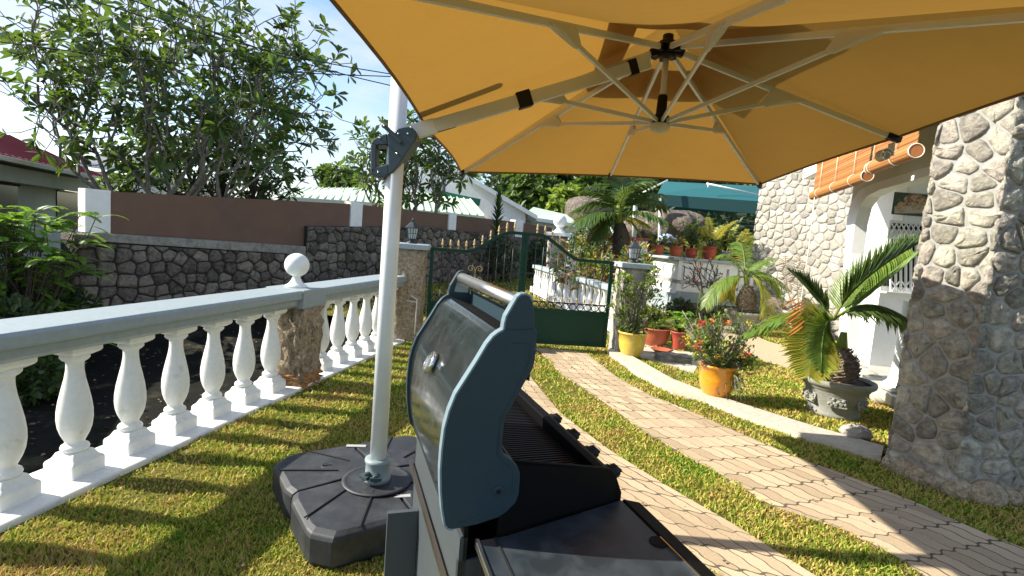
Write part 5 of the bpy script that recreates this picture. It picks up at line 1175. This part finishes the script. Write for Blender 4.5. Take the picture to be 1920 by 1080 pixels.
st.build('stems', M['bark'], t); lf.build('green_leaves', M['leaf_mid'], t); ly.build('light_leaves', M['leaf_lime'], t); fo.build('orange_flowers', M['flower_o'], t); fr_.build('red_flowers', M['flower_r'], t); fy.build('yellow_flowers', M['flower_y'], t)
# bare twiggy shrub and upright fern plants before the terrace
o = atz(1318, 606, 0); t = thing('bare_shrub', o, 'bare twiggy shrub with a few red tips in front of the slotted terrace wall', 'shrub'); st = MB(); fl = MB(); c = atk(1318, 515, (o-CO)@FW)
tips = envelope_tips(70, c, (.62, .4, .50), r, .3, -.7, AX)
def cb(tp, d):
    if random.random() < .22:
        for k in range(4): fl.leaf(tp, unit(r.normal(0, 1, 3)), ZU, .05, .03)
grow(st, o+ZU*.3, tips, .035, r, cb); st.tube([o, o+ZU*.32], [.045, .035], 7); st.build('branches', M['darkbark'], t); fl.build('red_tips', M['flower_r'], t)
for px, py, h, lb in ((1304, 606, .78, 'left upright feathery green plant before the terrace foot'), (1340, 606, .62, 'right leaning feathery green plant before the terrace foot'), (1322, 604, .35, 'smallest feathery green plant between the two taller ones')):
    o = atz(px, py, 0); t = thing('upright_fern', o, lb, 'plant'); lf = MB(); st = MB(); ln = .10 if px == 1304 else .35
    for k in range(3): frond(lf, st, o+V3(.05*k, 0, 0), o+V3(.05*k, 0, h*.5), o+V3(ln*h+.08*k-.05, 0, h*(1-.15*k)), 26, .11, .03, sr=.008, droop=0, vee=.3, sweep=1.0)
    st.build('stem', M['leaf_mid'], t); lf.build('foliage', M['leaf_lime'], t)
c = atk(1272, 592, 12.8); bush('low_bush', (c[0], c[1], 0), (.30, .3, .22), 260, .12, .06, M['leaf_dark'], 'low dark green bush at the foot of the terrace corner', seed=63)

# ================================================================ CANTILEVER UMBRELLA
PB = V3(-1.085, 2.625, 0)
um = thing('cantilever_umbrella', PB, 'large ochre cantilever umbrella on a white pole with charcoal base tanks', 'umbrella')
k1 = lambda p: (A(p)-CO)@FW
c1_ = atk(864, 326, 4.56); c2_ = atk(1425, 349, 4.56); c4_ = V3(-.82, 1.29, 2.25); c3_ = V3(1.85, 1.65, 2.39); hub = V3(.296, 3.106, 2.75); low = V3(.30, 3.10, 2.335)
mF = atk(1143, 333, 4.60); mR = atk(1684, 262, 2.95); mL = atk(802, 250, 2.97); mN = (c3_+c4_)/2+ZU*.0
rim = [c1_, mF, c2_, mR, c3_, mN, c4_, mL]
# pull the mid points onto the straight chords in plan so that the sides stay straight
def edgepoint(a, b, m): return m
hubtop = hub+ZU*.05
def surf(i, u, v, lift=0.0):
    """u from hub (0) to rim (1), v across the panel between rib i and i+1"""
    a = rim[i]; b = rim[(i+1) % 8]; e = a+(b-a)*v; p = hubtop+(e-hubtop)*u; sag = -.045*sin(pi*v)*u*sin(pi*min(1, u*.9+.1))
    ins = (hubtop-e)*V3(1, 1, 0)*.022*sin(pi*v)*u**6
    return p+V3(0, 0, sag+.022+lift)+ins
def canopy(mb, u0, u1, lift, nu=12, nv=8):
    for i in range(8):
        vs = [surf(i, u0+(u1-u0)*a/nu, b/nv, lift) for a in range(nu+1) for b in range(nv+1)]
        mb.add(vs, [(a*(nv+1)+b, a*(nv+1)+b+1, (a+1)*(nv+1)+b+1, (a+1)*(nv+1)+b) for a in range(nu) for b in range(nv)], True)
cn = MB(); canopy(cn, .17, 1.0, 0.0); cano = cn.build('canopy', M['fabric'], um)
ct = MB(); canopy(ct, .0, .34, .075, 6, 6); ct.build('vent', M['fabric'], cano)
hm = MB(); pts = []
for i in range(8):
    for b in range(8): pts.append(surf(i, 1.0, b/8)-ZU*.006)
pts.append(pts[0]); hm.tube(pts, .0075, 5, cap=False); hm.build('hem', mat('brown_hem', (.16, .10, .05), .8), cano)
for i, q in enumerate(rim):
    d = unit(q-hub); MB().bar(hub+d*.05, q-d*.005, .020, .030).build('rib', M['rib'], um, bevel=.003)
    if i not in (7,): MB().bar(q-d*.07, q+d*.012, .034, .034).build('rib_end_cap', M['black'], um, bevel=.004)
joints = []
for i, q in enumerate(rim):
    d = q-hub; f = .47 if i % 2 == 0 else .52; j = hub+d*f-ZU*.02; joints.append(j); MB().bar(low+unit((j-low)*V3(1, 1, 0))*.035, j, .015, .022).build('strut', M['rib'], um, bevel=.002)
    # cloth pocket hanging from the rib joint
    dd = unit(d); a = j-dd*.10+ZU*.02; b = j+dd*.10+ZU*.02; s_ = unit(low-j); apex_ = j+s_*.14-ZU*.01; sd = unit(np.cross(dd, ZU))*.014
    pm_ = MB(); vs = []
    for sg in (-1, 1): vs += [a+sd*sg, b+sd*sg, apex_+dd*.022+sd*sg*.5, apex_-dd*.022+sd*sg*.5, (a+b)/2+sd*sg*1.6-ZU*.03]
    pm_.add(vs, [(0, 1, 4), (1, 2, 4), (2, 3, 4), (3, 0, 4), (5, 9, 6), (6, 9, 7), (7, 9, 8), (8, 9, 5), (0, 5, 6, 1), (0, 3, 8, 5), (1, 6, 7, 2)]); pm_.build('cloth_pocket', M['cloth'], um)
hb = MB(); hb.lathe([(.035, -.06), (.05, -.05), (.05, .03), (.03, .04), (.03, .07)], hub, 12)
for i, q in enumerate(rim):
    d = unit(q-hub); hb.bar(hub+d*.03, hub+d*.10, .034, .044)
hb.build('top_hub', M['black'], um, bevel=.004)
MB().tube([hub-ZU*.05, low+ZU*.03], .017, 12).build('centre_tube', M['rib'], um)
MB().lathe([(.045, -.02), (.048, .03), (.03, .045), (.027, .14), (.024, .15)], low, 14).build('lower_hub', M['black'], um)
MB().lathe([(.001, -.062), (.03, -.058), (.05, -.045), (.056, -.025), (.054, -.012)], low, 24).build('lamp_disc', M['cream'], um)
# pole, bracket, arm
PTp = PB+ZU*2.75
MB().tube([PB+ZU*.20, PTp], .046, 28).build('pole', M['pole'], um)
Aa = atk(782, 246, 2.74); Ab = hub+unit(mL-hub)*.10-ZU*.05
arm = MB().bar(Aa, Ab, .040, .070).build('arm', M['rib'], um, bevel=.006)
AD = unit(Ab-Aa); fr0 = np.linalg.norm(Ab-Aa)
s0_ = atk(975, 172, 2.86); u_ = (s0_-Aa)@AD; MB().bar(Aa+AD*(u_-.045), Aa+AD*(u_+.035), .056, .088).build('sleeve', M['black'], arm, bevel=.004)
u2 = fr0-.13; MB().bar(Aa+AD*u2, Aa+AD*(u2+.05), .05, .085).build('sleeve', M['black'], arm, bevel=.004)
MB().bar(Aa-AD*.06, Aa+AD*.10, .048, .078).build('arm_sleeve', M['pole'], arm, bevel=.004)
MB().bar(Aa+AD*.12-ZU*.037, Aa+AD*.22-ZU*.037, .012, .006).build('slot', M['black'], arm)
# crank bracket, outline measured on the picture, given its true thickness
kb = (PB+ZU*2.0-CO)@FW-.055
def c8(x, y, k=None): return atk(660+x/2.7, 120+y/2.7, k or kb)
bk = MB(); thk = FW*.11
body = [(176, 352), (205, 338), (240, 325), (300, 315), (327, 345), (325, 378), (262, 470), (236, 512), (205, 548), (183, 560), (181, 412)]
bk.prism([c8(*p) for p in body], thk)
bk.prism([c8(*p) for p in [(93, 405), (122, 404), (122, 540), (93, 556)]], thk*.55).prism([c8(*p) for p in [(93, 405), (102, 384), (130, 366), (176, 352), (181, 408), (122, 410)]], thk*.8).prism([c8(*p) for p in [(93, 556), (93, 530), (183, 505), (183, 560), (150, 574), (133, 572)]], thk*.8)
brk = bk.build('crank_bracket', M['clamp'], um, bevel=.005)
MB().bar(c8(163, 312, kb-.03), c8(250, 398, kb-.03), .022, .016, up=FW).sphere(c8(163, 312, kb-.03), .014, 12, 8).build('lever', M['clamp'], brk, bevel=.003)
for x, y in ((140, 374), (235, 353), (283, 353), (228, 453), (133, 547), (298, 322), (163, 312)): MB().sphere(c8(x, y, kb-(.042 if (x, y) == (163, 312) else .004)), .0065, 10, 6, (1, 1, 1)).build('screw', M['chrome'], brk)
# base tanks
for q in range(4):
    ang = -pi/2+q*pi/2; g = .006; ca, sa = cos(ang), sin(ang)
    def tp(x, y, z): x *= .95; y *= .95; return PB+V3(-.035, .105, 0)+V3(x*ca-y*sa, x*sa+y*ca, z)
    out_ = [(.02+g, 0), (.360, -.360+g*1.4), (.43, -.31), (.635, -.105), (.665, -.06), (.67, .06), (.635, .105), (.43, .31), (.360, .360-g*1.4)]
    tm = MB(); n = len(out_); lay = [(.97, .0), (1.0, .03), (1.0, .145), (.985, .165), (.93, .180), (.25, .198)]; vs = []
    for s, z in lay:
        for x, y in out_: vs.append(tp(.02+(x-.02)*s, y*s, z))
    tm.add(vs, [(j*n+i, j*n+(i+1) % n, (j+1)*n+(i+1) % n, (j+1)*n+i) for j in range(len(lay)-1) for i in range(n)]+[tuple(range(n))[::-1], tuple((len(lay)-1)*n+i for i in range(n))])
    tk_ = tm.build('base_tank', M['basegrey'], um, bevel=.006, seg=2)
    for yy in (-.13, .13):
        s = .93; xe = .57; a = tp(.23, yy*.55, .1990); b = tp(xe, yy*1.15, .1840); MB().bar(a, b, .007, .006).build('groove', M['groove'], tk_)
    if q == 3:
        MB().lathe([(.034, 0), (.036, .004), (.028, .006), (.027, .001)], tp(.33, .02, .187), 20).build('filler_cap', M['basegrey'], tk_); MB().box(tp(.33, .02, .192), (.05, .010, .008), rz=.6).build('cap_slot', M['groove'], tk_)
for (px, py) in ((668, 836), (748, 930)):
    p = atz(px, py, .186); MB().box(p, (.125, .034, .005), rz=.42 if px == 748 else .30).build('label_plate', M['label'], um, bevel=.002)
MB().lathe([(.19, .196), (.19, .203), (.17, .205), (.16, .200)], PB, 40).build('turntable_ring', M['basegrey'], um)
cl = MB(); cl.lathe([(.075, .20), (.075, .225), (.066, .235), (.066, .30), (.072, .31), (.072, .325), (.05, .33)], PB, 32); clr = cl.build('collar', M['collar'], um)
for an in (-1.95, -1.25):
    d = V3(cos(an), sin(an), 0); MB().tube([PB+d*.06+ZU*.25, PB+d*.105+ZU*.25], .021, 10).bar(PB+d*.10+ZU*.25-V3(-d[1], d[0], 0)*.03, PB+d*.10+ZU*.25+V3(-d[1], d[0], 0)*.03, .02, .02).build('clamp_knob', M['clamp'], clr, bevel=.003)
# rolled tie strap dangling from the right edge
rc = atk(1657, 292, 2.93); st_ = MB(); ax_ = unit(V3(-FW[0], -FW[1], 0)); xh = CAMH
for i in range(1): pass
pts = [rc+xh*(.040-.0010*q)*cos(q*.35)+ZU*(.040-.0010*q)*sin(q*.35) for q in range(30)]
for a, b in zip(pts[:-1], pts[1:]): st_.bar(a, b, .05, .006, up=np.cross(unit(b-a), FW))
st_.bar(pts[0], atk(1672, 268, 2.93), .05, .004, up=xh); st_.build('rolled_strap', M['cloth'], um)

# ================================================================ GRILL
ya = radians(27.5); ga_ = V3(-sin(ya), cos(ya), 0); gb = V3(cos(ya), sin(ya), 0); Rh = V3(-.158, 1.222, 0)
gr_ = thing('gas_grill', Rh+ga_*.35+gb*.1, 'large slate blue and black gas grill with open lid in the centre foreground', 'grill')
def gq(u, b, z): return Rh+ga_*u+gb*b+ZU*z
ol_ = [(-.019, 1.463), (-.010, 1.471), (.003, 1.473), (.014, 1.468), (.023, 1.455), (.028, 1.435), (.032, 1.40), (.033, 1.388), (.040, 1.384), (.042, 1.35), (.042, 1.31), (.037, 1.285), (.018, 1.249), (-.005, 1.20), (-.022, 1.165), (-.026, 1.15), (-.026, 1.085), (-.018, 1.070), (.004, 1.055), (.018, 1.039), (.027, 1.020), (.029, 1.0), (.029, .962), (.022, .940), (-.002, .917), (-.021, .906), (-.075, .893), (-.135, .887), (-.148, .890), (-.157, .900), (-.166, .94), (-.173, .99), (-.177, 1.04), (-.177, 1.09), (-.174, 1.144), (-.166, 1.185), (-.152, 1.227), (-.132, 1.262), (-.106, 1.308), (-.085, 1.348), (-.071, 1.367), (-.060, 1.376), (-.047, 1.384), (-.046, 1.40), (-.043, 1.416)]
lid = MB(); back_ = [p for p in ol_ if p[1] < 1.385][ [p for p in ol_ if p[1] < 1.385].index((-.135, .887)): ]
U0, U1 = .0, .69
inn_ = []
for b, z in back_:
    cdir = unit(A([-.03, 1.13])-A([b, z])); inn_.append((b+cdir[0]*.012, z+cdir[1]*.012))
for k_, sgn in ((0, 1),):
    vs = [gq(U0+.012, *p) for p in inn_]+[gq(U1-.012, *p) for p in inn_]; n = len(inn_)
    lid.add(vs, [(i, i+1, n+i+1, n+i) for i in range(n-1)], True)
    vs = [gq(U0+.012, p[0]+.01, p[1]) for p in inn_]+[gq(U1-.012, p[0]+.01, p[1]) for p in inn_]; lid.add(vs, [(i, n+i, n+i+1, i+1) for i in range(n-1)], True)
lo_ = lid.build('lid_skin', M['lid'], gr_)
def endcap(u, nm):
    m_ = MB().prism([gq(u, *p) for p in ol_], ga_*.022); return m_.build(nm, M['lidside'], gr_, bevel=.0035)
e1_ = endcap(-.004, 'lid_side'); endcap(U1-.018, 'lid_side')
rm_ = MB(); bk_ = ol_[ol_.index((-.135, .887)):]+ol_[:5]  # added pale strip: sunlight on the lid's back edge put into its colour
for p, q in zip(bk_[:-1], bk_[1:]):
    e = unit(A(q)-A(p)); nrm = A([-e[1], e[0]])*-1; nrm = A([e[1], -e[0]]) if (A([e[1], -e[0]])@(A(p)-A([-.03, 1.13]))) > 0 else A([-e[1], e[0]])
    a0, a1 = A(p)-nrm*.003, A(q)-nrm*.003; b0, b1 = A(p)+nrm*.0015, A(q)+nrm*.0015
    rm_.prism([gq(-.0055, *a0), gq(-.0055, *a1), gq(-.0055, *b1), gq(-.0055, *b0)], ga_*.0255)
rm_.build('rim', M['lid_sun_edge'], e1_)
# shallow pressed outline on the near side
pr_ = MB(); inset = [(-.02, 1.352), (.026, 1.352), (.026, 1.31), (.005, 1.25), (-.037, 1.16), (-.037, 1.07), (.008, 1.03), (.012, .965), (-.02, .925), (-.12, .903)]
pr_.tube([gq(-.0045, *p) for p in inset], .0016, 5); pr_.tube([gq(-.0045, -.040, 1.384), gq(-.0045, .033, 1.387)], .0012, 4); pr_.build('pressed_line', M['lidside'], e1_)
MB().tube([gq(-.008, -.028, .977), gq(-.001, -.028, .977)], .013, 16).build('pivot_washer', M['lidside'], e1_, bevel=.002); MB().tube([gq(-.011, -.028, .977), gq(-.003, -.028, .977)], .006, 6).build('pivot_bolt', M['black'], e1_)
# lid top lip and handle
MB().prism([gq(.02, -.045, 1.376), gq(.67, -.045, 1.376), gq(.67, .034, 1.352), gq(.02, .034, 1.352)], ZU*.003).build('lid_top_step', M['blackmetal'], gr_)
MB().prism([gq(.018, .036, 1.25), gq(.672, .036, 1.25), gq(.672, .036, 1.402), gq(.018, .036, 1.402)], gb*.004).build('lid_lip', M['lidside'], gr_)
MB().tube([gq(.016, -.002, 1.446), gq(.674, -.002, 1.446)], .0185, 24).build('handle', M['steel'], gr_)
MB().prism([gq(.655, p[0], p[1]) for p in [(-.03, 1.395), (.022, 1.395), (.022, 1.45), (-.002, 1.462), (-.018, 1.45)]], ga_*.004).build('handle_bracket', M['chrome'], gr_)
# thermometer
tcn_ = gq(.345, -.148, 1.21); tn_ = unit(-gb*.86+ZU*.42); tx = ga_; ty = np.cross(tn_, tx); thm = MB(); R3 = [(.034, 0), (.036, .006), (.033, .012), (.028, .014), (.028, .011)]
vs = []; n = 32
for rr, hh in R3: vs += [tcn_+tn_*(hh+.003)+(tx*cos(2*pi*i/n)+ty*sin(2*pi*i/n))*rr for i in range(n)]
thm.add(vs, [(j*n+i, j*n+(i+1) % n, (j+1)*n+(i+1) % n, (j+1)*n+i) for j in range(len(R3)-1) for i in range(n)], True); thb = thm.build('thermometer', M['chrome'], gr_)
fc = MB(); fc.add([tcn_+tn_*.0135+(tx*cos(2*pi*i/n)+ty*sin(2*pi*i/n))*.0285 for i in range(n)], [tuple(range(n))]); fc.build('dial_face', mat('dial_face', (.16, .17, .17), .15, coat=1), thb)
tk2 = MB()
for i in range(12):
    a = pi*(-.2+1.4*i/11); d = tx*cos(a)+ty*sin(a); tk2.bar(tcn_+tn_*.0145+d*.020, tcn_+tn_*.0145+d*.025, .0016, .001, up=tn_)
tk2.bar(tcn_+tn_*.0155-tx*.004, tcn_+tn_*.0155+tx*.015+ty*.010, .0018, .001, up=tn_); tk2.build('dial_marks', M['label'], thb)
# firebox with its grates
FB = .385
bx2 = MB(); bx2.prism([gq(.28*max(b, 0), b, z) for b, z in [(-.02, .80), (-.02, 1.045), (.012, 1.050), (.31, .972), (.35, .960), (.375, .935), (.385, .90), (.385, .80)]], ga_*.012)
bx3 = MB(); bx3.prism([gq(.95, b, z) for b, z in [(-.02, .80), (-.02, 1.02), (.012, 1.03), (.31, .972), (.36, .955), (.385, .90), (.385, .80)]], ga_*.012)
[x.build('firebox_end', M['blackmetal'], gr_, bevel=.003) for x in (bx2, bx3)]
MB().prism([gq(.0, -.105, .80), gq(.95, -.105, .80), gq(.95, -.105, .92), gq(.0, -.105, .92)], gb*.01).build('firebox_back', M['blackmetal'], gr_)
MB().prism([gq(.0, -.11, .80), gq(.95, -.11, .80), gq(.95, .38, .80), gq(.12, .38, .80)], ZU*.01).build('firebox_floor', M['blackmetal'], gr_)
MB().prism([gq(.105, b, z) for b, z in [(.325, .80), (.325, .945), (.345, .950), (.372, .938), (.398, .88), (.398, .80)]], ga_*.86).build('control_panel', M['blackmetal'], gr_, bevel=.004)
gt = MB()
for i in range(50): u = .12+i*.0165; gt.bar(gq(u, -.06, .905), gq(u, .32, .905), .007, .012)
gt.bar(gq(.10, -.06, .899), gq(.94, -.06, .899), .012, .012); gt.bar(gq(.10, .32, .899), gq(.94, .32, .899), .012, .012)
gt.build('cooking_grate', mat('grate_iron', (.004, .004, .0045), .5, spec=.3), gr_)
wr = MB(); wr.bar(gq(.02, .02, 1.03), gq(.76, .02, 1.03), .006, .006)
for i in range(6): u = .04+i*.142; wr.bar(gq(u, -.02, 1.03), gq(u, .02, 1.03), .005, .005)
wr.build('warming_rack', M['iron'], gr_)
for i, u in enumerate((.17, .31, .46, .62)):
    kn = MB(); c = gq(u, .384, .908); dn = unit(gb*.9+ZU*.42); kn.tube([c, c+dn*.014], .028, 20); kn.tube([c+dn*.014, c+dn*.034], [.023, .020], 20); kn.bar(c+dn*.034-ga_*.019, c+dn*.034+ga_*.019, .010, .014, up=dn); kn.build('control_knob', M['black'], gr_, bevel=.003)
# near side shelf
SZ = .862
sh = MB().prism([gq(-.018, -.072, SZ), gq(-.012, .0, SZ), gq(.10, .395, SZ), gq(-.50, .395, SZ), gq(-.50, -.085, SZ)], -ZU*.022).build('side_shelf', M['shelf'], gr_, bevel=.004)
MB().prism([gq(.10, .396, SZ+.004), gq(.085, .450, SZ-.004), gq(-.50, .44, SZ-.004), gq(-.50, .396, SZ+.004)], -ZU*.05).build('shelf_front_rail', M['blackmetal'], sh, bevel=.006)
MB().bar(gq(-.10, .392, SZ+.003), gq(-.50, .392, SZ+.003), .004, .004).build('bright_edge', M['chrome'], sh)
MB().bar(gq(-.02, -.078, SZ-.004), gq(-.50, -.091, SZ-.004), .010, .020).build('left_edge', M['steel'], sh, bevel=.002)
MB().bar(gq(-.018, -.030, SZ+.001), gq(-.50, -.040, SZ+.001), .005, .004).build('shelf_seam', M['groove'], sh)
MB().tube([gq(-.115, .378, SZ+.0005), gq(-.115, .378, SZ+.003)], .024, 20).build('hook_notch', M['blackmetal'], sh)
MB().prism([gq(-.018, -.060, .70), gq(-.45, -.070, .79), gq(-.45, -.070, .84), gq(-.018, -.060, .84)], gb*.012).build('shelf_bracket', M['blackmetal'], sh)
# cart
cart = MB().prism([gq(.0, -.115, .10), gq(.77, -.115, .10), gq(.77, -.115, .86), gq(.0, -.115, .86)], gb*.02).build('cart_back', M['grey_sheet'], gr_)
MB().prism([gq(.0, -.115, .10), gq(.0, .36, .10), gq(.0, .36, .80), gq(.0, -.115, .80)], ga_*.02).build('cart_side', M['grey_sheet'], gr_)
MB().prism([gq(.75, -.115, .10), gq(.75, .36, .10), gq(.75, .36, .80), gq(.75, -.115, .80)], ga_*.02).build('cart_side', M['grey_sheet'], gr_)
MB().prism([gq(.02, .34, .10), gq(.75, .34, .10), gq(.75, .34, .80), gq(.02, .34, .80)], gb*.02).build('cart_door', M['blackmetal'], gr_)
MB().prism([gq(.0, -.12, .08), gq(.77, -.12, .08), gq(.77, .37, .08), gq(.0, .37, .08)], ZU*.03).build('cart_floor', M['blackmetal'], gr_)
MB().bar(gq(-.10, -.128, .70), gq(.78, -.128, .70), .010, .022).build('trim_strip', M['bronze'], gr_)
MB().prism([gq(.58, -.225, .10), gq(.60, -.225, .60), gq(.60, -.118, .60), gq(.58, -.118, .10)], ga_*.02).build('rear_fin', M['grey_sheet'], gr_)
for u in (.04, .73):
    for b in (-.07, .31):
        c = gq(u, b, .04); MB().tube([c-ga_*.018, c+ga_*.018], .04, 18).build('castor', M['black'], gr_, bevel=.004)

# fallen leaves on the lane and thinly over the lawn
r = np.random.default_rng(123); ll = MB()
for i in range(420):
    x = r.uniform(-6.8, -3.25); y = r.uniform(1.2, 8.5); ll.leaf(V3(x, y, gh(x, y)+.05), V3(*r.normal(0, 1, 2), .1), V3(0, 0, 1)+r.normal(0, .3, 3), .05*r.uniform(.5, 1.3), .026)
for i in range(150):
    x = r.uniform(-2.5, 4); y = r.uniform(1.8, 9); ll.leaf(V3(x, y, .022), V3(*r.normal(0, 1, 2), .15), V3(0, 0, 1)+r.normal(0, .4, 3), .035*r.uniform(.5, 1.3), .020)
tag(ll.build('leaf_litter', mat('dry_brown_leaf', (.13, .085, .04), .8, island=.5, hue=.03)), 'scattered dry brown fallen leaves over the lane and lawn', 'leaf litter', kind='stuff')
